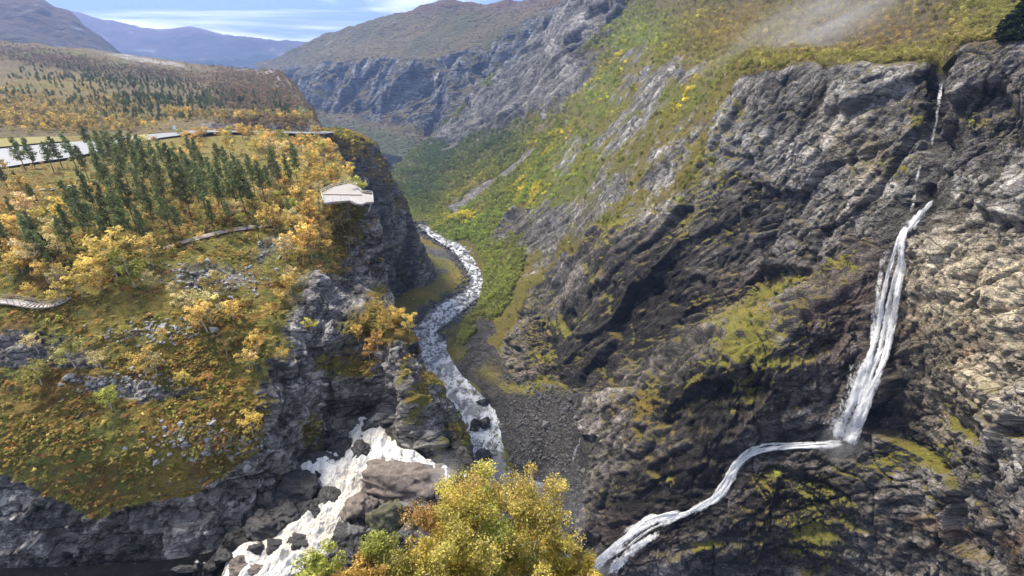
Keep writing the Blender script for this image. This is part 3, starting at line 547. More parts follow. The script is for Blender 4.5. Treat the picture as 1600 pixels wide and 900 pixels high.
def river():
    G, t = strip(RIVER, ZR, 520, 60); a, b = G.shape[:2]; p = G.reshape(-1, 3)
    G2 = p.copy(); far = np.clip(p[:, 1]/300, .4, 1.5); G2[:, 2] += fbm(p/3.5, 4, 601)*.5*far
    tt = np.repeat(t, b); foam = np.interp(tt, [0, 3, 8, 10, 13, 14.3, 14.8, 15.5, 16.5, 20], [.95, 1., .98, .95, .9, 1.1, .8, .7, .5, .42]); foam += .1*fbm(p/14, 3, 603)
    me = gridmesh('river', G2.reshape(a, b, 3), M_river, {'foam': foam, 'tea': np.zeros(len(p)), 'flow': p*np.array([1, .6, 1])}); tag(link('river', me), kind='structure')
    # floor of the valley: left bank terraces, gravel bars
    xs = np.linspace(-190, 60, 330); ys = np.linspace(105, 640, 520); X, Y = np.meshgrid(xs, ys, indexing='ij'); P = np.stack([X, Y, np.full_like(X, ZR)], -1).reshape(-1, 3)
    px, py, d = project(P); mid = np.array([((a_[0]+b_[0])/2, (a_[1]+b_[1])/2) for a_, b_ in RIVER]); Lw = np.array([atZ(*a_, ZR) for a_, b_ in RIVER]); Rw = np.array([atZ(*b_, ZR) for a_, b_ in RIVER])
    t2 = np.linspace(0, len(RIVER)-1, 200); Cw = pchip((Lw+Rw)/2, t2); hw = np.linalg.norm(pchip(Rw, t2)-pchip(Lw, t2), axis=1)/2
    dist = np.full(len(P), 1e9)
    for k in range(200):
        dist = np.minimum(dist, np.hypot(P[:, 0]-Cw[k, 0], P[:, 1]-Cw[k, 1])-hw[k]*.92)
    ns = fbm(P/9, 4, 611); ns2 = fbm(P/28, 3, 613)
    z = ZR-2.5+np.clip(dist+ns*3, -6, 40)*.42; z = np.where(z > ZR+1.5, ZR+1.5+(z-ZR-1.5)*.45, z); P[:, 2] = z+fbm(P/2.5, 3, 615)*.5
    grass = sstep(3, 9, dist+ns*7); vc = mixc(np.broadcast_to(np.array([.13, .125, .035]), P.shape)*1., OCH, ns2*1.5+.2); vc = mixc(vc, RUST, blobs(px, py, [(680,375,40,14)])*.8)
    rc = (.10*(1+.6*ns))[:, None]*np.array([1, .95, .88])
    scr = blobs(px, py, [(690,400,40,12,10,.9),(660,490,14,14,0,.8),(690,430,20,8,0,.7)])
    finish('valley_floor', P.reshape(330, 520, 3), None, M_near, np.clip(grass*(1-scr)+.1*ns, 0, 1), vc, rc, np.zeros(len(P)))
    X, Y = np.meshgrid(np.linspace(-10500, 10500, 30), np.linspace(-350, 10200, 30), indexing='ij'); g = np.stack([X, Y, np.full_like(X, -420.)], -1); n = 900
    finish('ground', g, None, M_far, np.ones(n), np.tile(HEATH, (n, 1)), np.full((n, 3), .15), np.zeros(n))
river()
ZW = -82.6
def rapids():
    # the stony bed the water runs over
    u = np.linspace(0, 1, 260); v = np.linspace(0, 1, 260)
    A = atZ(np.interp(u, [0, .35, .6, .8, 1], [250, 400, 470, 505, 540]), np.interp(u, [0, .35, .6, .8, 1], [960, 800, 730, 680, 640]), np.full(260, ZW))
    B = atZ(np.interp(u, [0, .35, .6, .8, 1], [560, 690, 735, 745, 700]), np.interp(u, [0, .35, .6, .8, 1], [1060, 870, 775, 735, 665]), np.full(260, ZW))
    G = A[:, None]*(1-v[None, :, None])+B[:, None]*v[None, :, None]; p = G.reshape(-1, 3); px, py, d = project(p)
    chan = np.minimum(seg(px, py, [(575,660),(570,720),(540,765),(500,820),(440,870),(360,910)]), seg(px, py, [(580,700),(640,715),(700,745)])*1.3)
    up = sstep(14, 52, chan+fbm(p/5, 3, 701)*20); o1, r1, _ = facet(p/4.5, 703); o2, r2, _ = facet(p/1.8, 705)
    P = p.copy(); P[:, 2] = ZW-1.1+up*(1.9+o1*2.2+o2*.9)+fbm(p/2, 3, 707)*.5
    P[:, 2] -= sstep(728, 760, px)*0+blobs(px, py, [(560,655,60,20)])*0
    ns = fbm(p/2, 3, 709); rc = (.055*(1+.6*ns)*(1+.8*(r1-.5))*(1+.6*(r2-.5)))[:, None]*np.array([1, .94, .87]); mo = blobs(px, py, [(490,690,22,26),(620,830,30,14)])
    finish('rapids_bed', P.reshape(260, 260, 3), None, M_near, np.clip(mo+ns*.2-.1, 0, 1), np.tile(MOSS, (len(p), 1)), rc, np.full(len(p), .8))
    def water(nm, pairs, nl, nw, rise, dz=0., tea=None):
        G, t = strip(pairs, ZW, nl, nw); a, b = G.shape[:2]; p = G.reshape(-1, 3); s = np.tile(np.linspace(-1, 1, b), a); tt = np.repeat(t, b)
        P = p.copy(); e = 1-s**4; P[:, 2] += dz+e*.5*rise+(fbm(p*np.array([1, .6, 1])/1.6, 4, 721)*.9+ridged(p/3.2, 2, 723)*.45)*rise*e-(1-e)*.7+np.interp(tt, range(len(pairs)), [q[2] if len(q) > 2 else 0 for q in PR])
        foam = .98-.5*np.abs(s)**6+.1*fbm(p/4, 3, 725); te = tea(p) if tea is not None else np.zeros(len(p))
        me = gridmesh(nm, P.reshape(a, b, 3), M_rapid, {'foam': foam, 'tea': te, 'flow': p}); return link(nm, me)
    global PR
    PR = pr = [((549,656),(598,660)),((536,690),(636,700)),((466,716),(654,716)),((446,738),(596,744)),((486,756),(572,760)),((518,780),(568,784)),((462,804),(550,808)),((418,838),(530,842)),((358,858),(516,872)),((346,892),(470,896)),((330,935),(420,935))]
    te = lambda p: np.clip(blobs(*project(p)[:2], [(545,775,30,60),(470,850,110,40),(520,830,60,40),(590,700,50,20)])*1.0, 0, .9)
    tag(water('rapids', pr, 330, 150, 1.5, .15, te), kind='structure')
    PR = pr = [((585,676),(570,742)),((612,684),(595,742)),((645,702),(625,741)),((672,722),(655,739)),((698,733),(688,744)),((712,746),(696,760))]
    tag(water('rapids_tongue', pr, 150, 60, 1.5, .5), kind='structure')
    PR = pr = [((-420,905),(-420,1000)),((0,888),(0,1000)),((180,882),(200,990)),((330,862),(380,960)),((420,800),(450,900))]
    G, t = strip(pr, ZW-.6, 160, 60); p = G.reshape(-1, 3); P = p.copy(); P[:, 2] += fbm(p/1.6, 3, 731)*.15
    me = gridmesh('dark_pool', P.reshape(G.shape), M_pool, {'foam': .3+.55*blobs(*project(p)[:2], [(330,880,40,6)]), 'tea': np.zeros(len(p)), 'flow': p}); tag(link('dark_pool', me), kind='structure')
    # rest of the torrent: over the brink and down to the valley
    top = atZ(703, 752, ZW); n = 80; w = 40; t = np.linspace(0, 1, n); cx = top[0]+3+t**.6*9; cy = top[1]+1+t**.6*5; cz = ZW+.3-(t**1.3)*131
    s = np.linspace(-1, 1, w); X = cx[:, None]+s[None]*(1.6+t[:, None]*5)*.5; Y = cy[:, None]-s[None]*(1.6+t[:, None]*5)*.7+np.abs(s[None])*-.0; Z = np.repeat(cz[:, None], w, 1)
    p = np.stack([X, Y, Z], -1).reshape(-1, 3); p = p+np.stack([fbm(p/np.array([1, 1, 5]), 3, 741), fbm(p/np.array([1, 1, 5]), 3, 743), 0*p[:, 0]], -1)*.6
    me = gridmesh('main_waterfall', p.reshape(n, w, 3), M_rapid, {'foam': np.ones(len(p)), 'tea': np.zeros(len(p)), 'flow': p*np.array([1, 1, .3])}); tag(link('main_waterfall', me), 'white torrent dropping over the brink behind the golden birches', 'waterfall')
rapids()
build_vis()

# ---- the side stream on the right: falls in three runs
def fall_mat():
    m, N, L, B = mat('falling_water'); fl = attr(N, 'flow').outputs['Vector']; ed = attr(N, 'foam').outputs['Fac']
    mp = N.new('ShaderNodeMapping'); mp.inputs['Scale'].default_value = (1, .26, 1); L.new(fl, mp.inputs[0]); n = noise(N, L, mp.outputs[0], .9, 7, .75, .5); n2 = noise(N, L, fl, .42, 6, .72, .6)
    s = math_(N, L, 'ADD', math_(N, L, 'ADD', math_(N, L, 'MULTIPLY', n, 2.9), math_(N, L, 'MULTIPLY', n2, 2.0)), math_(N, L, 'MULTIPLY_ADD', ed, 1.35, -3.4))
    mr = N.new('ShaderNodeMapRange'); mr.inputs[1].default_value = -.12; mr.inputs[2].default_value = .5; L.new(s, mr.inputs[0])
    d = N.new('ShaderNodeBsdfDiffuse'); d.inputs[0].default_value = (.93, .93, .93, 1); tl = N.new('ShaderNodeBsdfTranslucent'); tl.inputs[0].default_value = (.93, .93, .93, 1); m0 = N.new('ShaderNodeMixShader'); m0.inputs[0].default_value = .55
    tr = N.new('ShaderNodeBsdfTransparent'); mx = N.new('ShaderNodeMixShader'); L.new(d.outputs[0], m0.inputs[1]); L.new(tl.outputs[0], m0.inputs[2]); L.new(mr.outputs[0], mx.inputs[0]); L.new(tr.outputs[0], mx.inputs[1]); L.new(m0.outputs[0], mx.inputs[2])
    bp = N.new('ShaderNodeBump'); bp.inputs['Distance'].default_value = .15; L.new(s, bp.inputs['Height']); L.new(bp.outputs[0], d.inputs['Normal'])
    L.new(mx.outputs[0], N['Material Output'].inputs[0]); return m
M_fall = fall_mat()
def fall_run(nm, path, off, seed, strength=1.0, parent=None):
    """path: (px, py, half width in px); the sheet rides just in front of the rock"""
    path = np.array(path, float); n = int(np.hypot(*np.diff(path[:, :2], axis=0).T).sum()/2.2)+3; t = np.linspace(0, len(path)-1, n); C = pchip(path, t); w = 26; s = np.linspace(-1, 1, w)
    T = np.gradient(C[:, :2], axis=0); T /= np.linalg.norm(T, axis=1, keepdims=True)+1e-9; Nn = np.stack([-T[:, 1], T[:, 0]], -1)
    cd = np.array([np.linalg.norm(hit(x, y)[0]) for x, y in C[:, :2]])
    k = 9; pad = np.pad(cd, k, mode='edge'); sm = np.array([np.min(pad[i:i+2*k+1]) for i in range(n)]); ker = np.ones(13)/13; sm = np.convolve(np.pad(sm, 6, mode='edge'), ker, 'valid')
    P = np.zeros((n, w, 3)); wob = fbm(np.stack([t*3, t*0, t*0], -1)+seed, 2, seed)
    for j, sj in enumerate(s):
        q = C[:, :2]+Nn*(sj*C[:, 2]*(1+.25*wob))[:, None]; r = ray(q[:, 0], q[:, 1]); r /= np.linalg.norm(r, axis=1, keepdims=True)
        loc = np.array([np.linalg.norm(hit(x, y)[0]) for x, y in q]); ke = np.ones(7)/7; loc = np.convolve(np.pad(loc, 3, mode='edge'), ke, 'valid')
        dd = np.minimum(loc-.2, sm+1.5)*.5+(sm)*.5; P[:, j] = r*(np.minimum(dd, loc-.15)-off*(1-sj**2))[:, None]
    p = P.reshape(-1, 3); L_ = np.concatenate([[0], np.cumsum(np.linalg.norm(np.diff(P[:, w//2], axis=0), axis=1))]); ww = np.linalg.norm(P[:, -1]-P[:, 0], axis=1)
    fl = np.stack([np.outer(ww/2, s).ravel(), np.repeat(L_, w), np.full(n*w, seed*1.7)], -1)
    ends = np.minimum(1, np.minimum(np.arange(n), n-1-np.arange(n))/9.); foam = strength*np.outer(ends, 1-np.abs(s)**2.2).ravel()
    p = p+(fbm(fl*np.array([1, .2, 1]), 3, seed)*.5)[:, None]*(-p/np.linalg.norm(p, axis=1, keepdims=True))
    return link(nm, gridmesh(nm, p.reshape(n, w, 3), M_fall, {'foam': foam, 'flow': fl}), parent)
def fall_multi(path, off, seed, strength, parent, k=8, veil=.5):
    r = np.random.default_rng(seed); path = np.array(path, float); n = len(path); T = np.gradient(path[:, :2], axis=0); T /= np.linalg.norm(T, axis=1, keepdims=True); Nn = np.stack([-T[:, 1], T[:, 0]], -1)
    path = path*np.array([1, 1, .68]); fall_run('veil', path*np.array([1, 1, 1.25]), off*.4, seed, veil, parent)
    for i in range(k):
        u = r.uniform(-.75, .75); a, b = sorted(r.uniform(0, 1, 2)*(n-1)); a, b = (0, n-1) if i < 3 or b-a < 2.2 else (a, b); t = np.linspace(a, b, n); q = pchip(path, t); nn = pchip(Nn, t); w = np.clip(u*(.35 if i < 3 else 1)+np.cumsum(r.normal(0, .13, n)), -.85, .85)
        q = q.copy(); q[:, :2] += nn*(w*q[:, 2])[:, None]; q[:, 2] *= r.uniform(.22, .5)*r.lognormal(0, .3, n); q[:, 2] = np.maximum(q[:, 2], 1.6); fall_run('strand', q, off*r.uniform(.5, 1.1), seed*13+i, strength*r.uniform(.72, 1.08), parent)
def side_stream():
    E = lambda nm, lab: tag(link(nm, None, loc=(0, 0, 0)), lab, 'waterfall')
    a = E('waterfall', 'thin broken thread of water in the dark slot below the rim'); 
    fall_run('strand', [(1474,112,3),(1468,150,5),(1464,180,5),(1458,215,4),(1456,232,2)], .3, 1, .82, a); fall_run('strand', [(1440,240,2),(1434,275,5),(1428,310,6),(1422,345,5)], .3, 2, .72, a)
    b = E('waterfall', 'tall white waterfall streaming down the right rock face')
    fall_multi([(1420,345,6),(1408,375,16),(1404,410,20),(1395,450,22),(1387,500,22),(1374,555,22),(1357,600,24),(1340,645,27),(1326,676,30),(1316,694,30)], 1.0, 3, 1.3, b, 7)
    fall_run('jet', [(1466,306,3),(1448,324,6),(1430,344,10),(1412,368,12)], .8, 4, 1.25, b)
    fall_run('strand', [(1394,388,5),(1382,400,7),(1374,440,7),(1368,490,8),(1362,540,9),(1350,590,12),(1335,640,14)], .4, 5, .85, b)
    fall_run('spray', [(1350,540,14),(1332,610,24),(1312,665,34),(1296,690,30)], .6, 7, .72, b)
    c = E('waterfall', 'white cascade sliding diagonally down dark rock towards the river pool')
    fall_multi([(1326,690,18),(1295,693,15),(1240,696,13),(1200,699,13),(1170,708,15),(1150,726,18),(1135,752,22),(1118,778,23),(1095,792,20),(1070,803,16),(1045,812,16),(1025,822,14)], .7, 8, 1.3, c, 6)
    fall_multi([(1075,800,12),(1040,812,18),(1005,828,24),(980,846,22),(950,870,22),(925,892,20),(905,915,20)], .7, 9, 1.25, c, 6)
    fall_run('strand', [(1040,828,6),(1005,848,9),(975,872,11),(945,905,14)], .5, 10, 1.1, c)
    d = E('waterfall', 'hair thin trickle on the dark rock left of the cascade'); fall_run('strand', [(912,676,2),(905,690,3),(897,712,3),(892,735,2)], .2, 11, .9, d)
side_stream()

# ------------------------------------------------------------------ plants
def leaf_cloud(P, size, r, flat=0.0, elong=1.0):
    """quads of leaf sprays at points P"""
    n = len(P); a = r.normal(size=(n, 3)); a[:, 2] *= 1-flat*.5; a /= np.linalg.norm(a, axis=1, keepdims=True); b = np.cross(a, r.normal(size=(n, 3))); b /= np.linalg.norm(b, axis=1, keepdims=True)
    s = size*r.uniform(.6, 1.35, n)[:, None]; a = a*s*elong; b = b*s*.62
    V = np.stack([P-a, P-b*.9+a*.1, P+a, P+b*.9-a*.1], 1).reshape(-1, 3); Q = np.arange(4*n).reshape(n, 4); return V, Q
def tube(path, r0, r1, k=6):
    path = np.array(path, float); n = len(path); V = []; T = np.gradient(path, axis=0)
    for i in range(n):
        t = T[i]/np.linalg.norm(T[i]); u = np.cross(t, [.3, 1, .2]); u /= np.linalg.norm(u); v = np.cross(t, u); r = r0+(r1-r0)*i/(n-1)
        for j in range(k): V.append(path[i]+r*(math.cos(2*math.pi*j/k)*u+math.sin(2*math.pi*j/k)*v))
    Q = [[i*k+j, i*k+(j+1) % k, (i+1)*k+(j+1) % k, (i+1)*k+j] for i in range(n-1) for j in range(k)]
    return np.array(V), np.array(Q)
def join(parts):
    V = []; Q = []; o = 0
    for v, q in parts: V.append(v); Q.append(q+o); o += len(v)
    return np.concatenate(V), np.concatenate(Q)
def birch(seed, h=5.0, nl=1000, leaf=.16, spread=.30, bushy=.3):
    r = np.random.default_rng(seed); tubes = []; pts = []; lean = r.normal(0, .06, 2)*h
    main = [(0, 0, -.4)]+[(lean[0]*t+r.normal(0, .02)*h*t, lean[1]*t+r.normal(0, .02)*h*t, h*t*.95) for t in (.2, .45, .7, 1)]
    tubes.append(tube(main, .022*h, .004*h)); M_ = np.array(main[1:]); limbs = []
    for k in range(13):
        t = r.uniform(bushy*.8, .95); b = np.array([np.interp(t, (.2, .45, .7, 1), M_[:, j]) for j in range(3)]); az = k*2.4+r.uniform(-.5, .5); ln = spread*h*(1.15-.75*abs(t-.45))*r.uniform(.7, 1.15)
        tip = b+np.array([math.cos(az)*ln, math.sin(az)*ln, ln*r.uniform(.35, .9)]); mid = (b+tip)/2+np.array([0, 0, -.03*h]); tubes.append(tube([b, mid, tip], .007*h, .002*h, 4)); limbs.append((b, mid, tip))
    limbs.append((M_[2], M_[2]*.5+M_[3]*.5, M_[3]))
    per = nl//len(limbs); V = []; sh = []
    for b, mid, tip in limbs:
        nc = 4
        for c in range(nc):
            t = .35+.65*(c+r.uniform(0, .8))/nc; cen = (1-t)**2*b+2*t*(1-t)*mid+t*t*tip+r.normal(0, .03*h, 3); m = per//nc
            d = r.normal(size=(m, 3)); d /= np.linalg.norm(d, axis=1, keepdims=True); d *= (r.uniform(.1, 1, m)**.5)[:, None]*np.array([.085, .085, .075])*h*r.uniform(.7, 1.35)
            V.append(cen+d); sh.append(np.full(m, r.uniform(.1, .9))+r.normal(0, .22, m))
    P = np.concatenate(V); P[:, 2] = np.maximum(P[:, 2], .12*h); v, q = leaf_cloud(P, leaf, r); tv, tq = join(tubes)
    return rawmesh('trunk', tv, tq, M_birch, smooth=True), rawmesh('crown', v, q, M_leaf, {'shade': np.repeat(np.clip(np.concatenate(sh), 0, 1), 4)})
def pine(seed, h=10.0, nl=1500, width=.21, base=.16, leaf=.30, spruce=False):
    r = np.random.default_rng(seed); tubes = [tube([(0, 0, -.6), (r.normal(0, .05), r.normal(0, .05), h*.4), (r.normal(0, .1), r.normal(0, .1), h*.8), (0, 0, h)], .017*h, .003*h)]; P = []; sh = []; D = []
    nb = 46
    for k in range(nb):
        t = base+(1-base)*(k+r.uniform(0, 1))/nb; prof = (1-t)**.75 if not spruce else (1-t)**.95; prof *= min(1, .35+(t-base)*4.5); ln = width*h*prof*r.uniform(.65, 1.25)+.025*h; az = r.uniform(0, 6.28)
        b = np.array([0, 0, t*h]); up = (r.uniform(.05, .5) if not spruce else r.uniform(-.35, .05))*ln; tip = b+np.array([math.cos(az)*ln, math.sin(az)*ln, up]); tubes.append(tube([b, (b+tip)/2+np.array([0, 0, -.05*ln]), tip], .004*h, .0012*h, 3))
        m = max(6, int(nl/nb*(.35+1.3*prof))); s = r.uniform(.3, 1.08, m)**.8; w_ = r.normal(0, 1, (m, 3))*np.array([.16*ln+.012*h, .16*ln+.012*h, .055*ln+.014*h]); P.append(b+(tip-b)*s[:, None]+w_); sh.append(np.full(m, r.uniform(.15, .85))+r.normal(0, .2, m)); D.append(np.tile((tip-b)/ln, (m, 1)))
    P = np.concatenate(P); v, q = leaf_cloud(P, leaf, r, .6, 1.25); tv, tq = join(tubes)
    return rawmesh('trunk', tv, tq, M_pine, smooth=True), rawmesh('crown', v, q, M_needle, {'shade': np.repeat(np.clip(np.concatenate(sh), 0, 1), 4)})
def shrub(seed, nl=260, leaf=.12, h=.9):
    r = np.random.default_rng(seed); P = []; sh = []
    for c in range(9):
        cen = np.array([r.normal(0, .42), r.normal(0, .42), h*r.uniform(.25, .75)]); m = nl//9; d = r.normal(size=(m, 3)); d /= np.linalg.norm(d, axis=1, keepdims=True); P.append(cen+d*(r.uniform(0, 1, m)**.5)[:, None]*np.array([.36, .36, .34])*h); sh.append(np.full(m, r.uniform(.1, .9))+r.normal(0, .2, m))
    P = np.concatenate(P); P[:, 2] = np.maximum(P[:, 2], .02); v, q = leaf_cloud(P, leaf, r); return rawmesh('foliage', v, q, M_leaf, {'shade': np.repeat(np.clip(np.concatenate(sh), 0, 1), 4)})
BIR = [birch(40+i, 5., 950, .17, .30+.03*(i % 3), .25+.1*(i % 2)) for i in range(6)]
PIN = [pine(60+i, 10., 1000, .18+.03*(i % 3), .22+.08*(i % 3), .26) for i in range(6)]; SPR = [pine(80+i, 10., 2600, .24, .02, .30, True) for i in range(2)]
SHR = [shrub(90+i) for i in range(4)]
def cj(c, k=.16):
    b = 1+random.uniform(-k, k); return tuple(float(max(.004, x*b*(1+random.uniform(-.06, .06)))) for x in c)
GOLD, AMB, LIME, OLIVE, RUSTL, PALE = (.62, .465, .14), (.62, .42, .13), (.46, .44, .11), (.34, .31, .10), (.48, .29, .10), (.60, .50, .24)
PGRN = (.23, .25, .10)
def plant(nm, var, pos, scale, tint, label, cat, group, wid=1.0, lean=True):
    o = tag(link(nm, None, loc=pos, rot=(random.uniform(-.05, .05), random.uniform(-.05, .05), random.uniform(0, 6.28)), scl=(scale*wid, scale*wid, scale)), label, cat, group)
    t = link('trunk', var[0], o); c = link('crown', var[1], o); c['tint'] = tint; return o
def tone(c): return {id(GOLD): 'golden', id(AMB): 'orange', id(LIME): 'lime green', id(OLIVE): 'olive', id(RUSTL): 'rust coloured', id(PALE): 'pale yellow'}[id(c)]
def spot(x, y):
    if x < 60: return 'at the left edge of the plateau' if y < 400 else 'at the left edge above the wooden stairs'
    if y < 236: return 'below the rock cutting by the road' if x > 370 else 'below the road bend'
    if x < 250: return 'above the wooden stairs' if y > 388 else ('near the car park' if y < 290 else 'in the left part of the pine stand')
    if y > 400: return 'on the slope below the footpath' if x < 430 else 'on the cliff edge below the viewing platform'
    if x > 485: return 'beside the viewing platform' if y < 335 else 'under the viewing platform'
    if x > 430: return 'between the pines and the viewing platform' if y > 255 else 'in the grove above the viewing platform'
    return 'along the footpath' if y > 335 else ('in the middle of the pine stand' if x < 350 else 'in the right part of the pine stand')
# pines: those that stand out by position and height (base x, base y, height in px)
P1 = [(72,420,80),(115,385,60),(155,395,105),(180,375,80),(195,350,62),(215,360,90),(232,335,70),(262,330,85),(245,310,80),(285,325,60),(300,345,75),(325,345,85),(312,320,80),(345,330,80),(352,338,62),(372,325,70),(392,330,75),(385,335,95),(402,340,50),(270,368,70),(285,372,48),(232,385,60),(205,390,88),(130,360,70),(150,330,60),(180,315,70),(205,300,70),(225,295,60),(248,285,55),(205,270,55),(168,290,60),(190,262,52),(138,280,45),(120,262,48),(98,262,42),(84,268,40),(55,262,40),(40,265,44),(15,300,35),(28,350,40),(60,330,40),(415,318,60),(432,298,62),(440,300,70),(426,312,48),(455,292,45),(465,285,55),(352,300,50),(330,298,55),(300,290,52),(318,290,48),(292,300,60),(275,290,58),(360,280,44),(375,285,40),(398,300,52),(345,262,34),(310,255,34),(300,245,30),(230,262,44),(215,255,40),(165,248,38),(145,240,36),(258,262,40),(335,360,44),(362,352,36),(405,372,40),(455,345,34),(110,400,58),(90,440,44),(65,385,52),(18,395,50),(175,400,60),(240,350,60),(35,300,30),(165,262,42),(178,250,40),(200,242,34),(186,272,48)]
for i, (x, y, hp) in enumerate(P1):
    pos, nn = hit(x, y); d = project(pos)[2]; hm = min(17, hp*d/FPX/.88)
    far = y < 275
    plant('pine_tree', PIN[i % 6], pos-np.array([0, 0, .2]), hm/10, cj(PGRN, .2), f"{'tall' if hp > 68 else ('mid height' if hp > 46 else 'short')} green pine {spot(x, y)}", 'pine tree', f'pines {spot(x, y)}', .75 if not far else .95)
for (x, y, hp, w) in [(1576,62,62,1.2),(1600,58,80,1.2),(1560,64,40,1.3),(1640,50,90,1.2)]:
    pos, nn = hit(x, y); d = project(pos)[2]; plant('spruce_tree', SPR[int(x) % 2], pos-np.array([0, 0, .8]), hp*d/FPX/10, (.030, .042, .018), 'dark bushy spruce on the rim above the right cliff', 'spruce tree', 'spruces on the right rim', w)
x, y = 68, 425; pos, nn = hit(66, 398)
plant('spruce_tree', SPR[0], pos, .78, (.030, .042, .018), 'broad dark rounded conifer at the left among golden birches', 'spruce tree', None, 1.25)
# birches one can pick out: base x, base y, height px, colour
B1 = [(212,448,62,LIME),(160,450,50,GOLD),(130,462,40,GOLD),(100,458,40,PALE),(185,440,70,GOLD),(60,420,42,PALE),(35,425,46,AMB),(75,440,34,GOLD),(20,440,34,GOLD),(205,405,45,GOLD),(240,415,45,GOLD),(175,405,44,GOLD),(95,475,36,GOLD),(382,356,22,LIME),(520,282,26,LIME),(526,290,32,GOLD),(455,458,28,AMB),(230,590,44,GOLD),(245,580,40,PALE),(325,520,50,GOLD),(330,505,48,PALE),(365,500,34,GOLD),(355,555,26,GOLD),(160,580,34,PALE),(65,600,48,OLIVE),(60,550,30,PALE),(118,575,48,OLIVE),(175,640,40,LIME),(395,680,40,GOLD),(420,500,24,GOLD),(445,560,22,GOLD),(398,570,22,PALE),(300,490,40,PALE),(258,530,20,GOLD),(640,520,30,GOLD),(625,505,26,AMB),(600,510,28,AMB),(578,560,24,RUSTL),(590,545,30,RUSTL),(560,530,24,AMB),(470,410,26,GOLD),(430,430,28,OLIVE),(440,470,20,AMB),(240,715,16,GOLD),(345,450,30,PALE),(275,465,26,PALE),(55,470,26,GOLD),(10,460,22,GOLD),(330,595,20,RUSTL),(290,600,24,GOLD)]
for i, (x, y, hp, c) in enumerate(B1):
    pos, nn = hit(x, y); d = project(pos)[2]; nm = {id(GOLD): 'golden', id(AMB): 'orange', id(LIME): 'lime green', id(OLIVE): 'olive', id(RUSTL): 'rust coloured', id(PALE): 'pale yellow'}[id(c)]
    zone = 'on the gorge spur above the rapids' if x > 540 and y > 480 else ('near the stairs at left' if (y < 485 and x < 260) else ('on the mossy slope at left' if x < 500 and y > 440 else 'by the plateau edge'))
    plant('birch_tree', BIR[i % 6], pos-np.array([0, 0, .1]), hp*d/FPX/5/.95, cj(c), f'small {nm} birch {zone}', 'birch tree', f'{nm} birches {zone}', 1.15)
# golden birch wood on the plateau
pv = PATCH['plateau']; rgl = np.random.default_rng(5)
wood = blobs(pv['px'], pv['py'], [(470,260,60,30,0,1),(430,240,60,20,0,1),(360,222,60,14,0,1),(320,228,30,16,0,.8),(470,330,40,40,0,1),(440,290,40,20,0,.8),(500,300,24,26,0,.8),(20,380,60,40,0,.9),(100,330,60,20,0,.4),(300,270,60,20,0,.35),(500,375,26,34,0,.8),(260,240,60,12,0,.5),(180,420,90,24,0,.7),(100,430,100,20,0,.7),(20,310,40,24,0,.6),(400,350,40,12,0,.5),(540,350,20,20,0,.6),(480,400,50,30,0,.5),(400,440,80,40,0,.10),(300,520,150,60,0,.06)])*(pv['py'] < 600)*(pv['px'] > -40)*(pv['px'] < 575)
wood *= pv['d']**1.0
roadmask = (seg(pv['px'], pv['py'], [(-60,246),(110,236),(215,218),(300,209)]) > np.interp(pv['px'], [0, 120, 200, 300], [24, 18, 10, 5]))
wood = wood*roadmask
ids = rgl.choice(len(wood), 260, replace=False, p=wood/wood.sum())
for i, k in enumerate(ids):
    x, y = pv['px'][k], pv['py'][k]; c = [GOLD, GOLD, AMB, PALE, GOLD, LIME, AMB, PALE][rgl.integers(8)]; s = rgl.uniform(.7, 1.25)*(1.25 if pv['d'][k] > 130 else .9)
    if x > 330 and y < 250: s *= 1.25
    lab = (f'{"large" if s > 1.25 else "small"} {tone(c)} birch {spot(x, y)}', f'birches {spot(x, y)}'); _l = ('golden birch in the grove below the road', 'golden birches below the road') if (y < 275 and x > 230) else (('golden birch among the tall pines on the left plateau', 'birches among the pines') if x < 440 else ('golden birch around the viewing platform and cliff edge', 'birches round the viewing platform'))
    plant('birch_tree', BIR[i % 6], pv['V'][k]-np.array([0, 0, .15]), s, cj(c, .25), lab[0], 'birch tree', lab[1], 1.2)

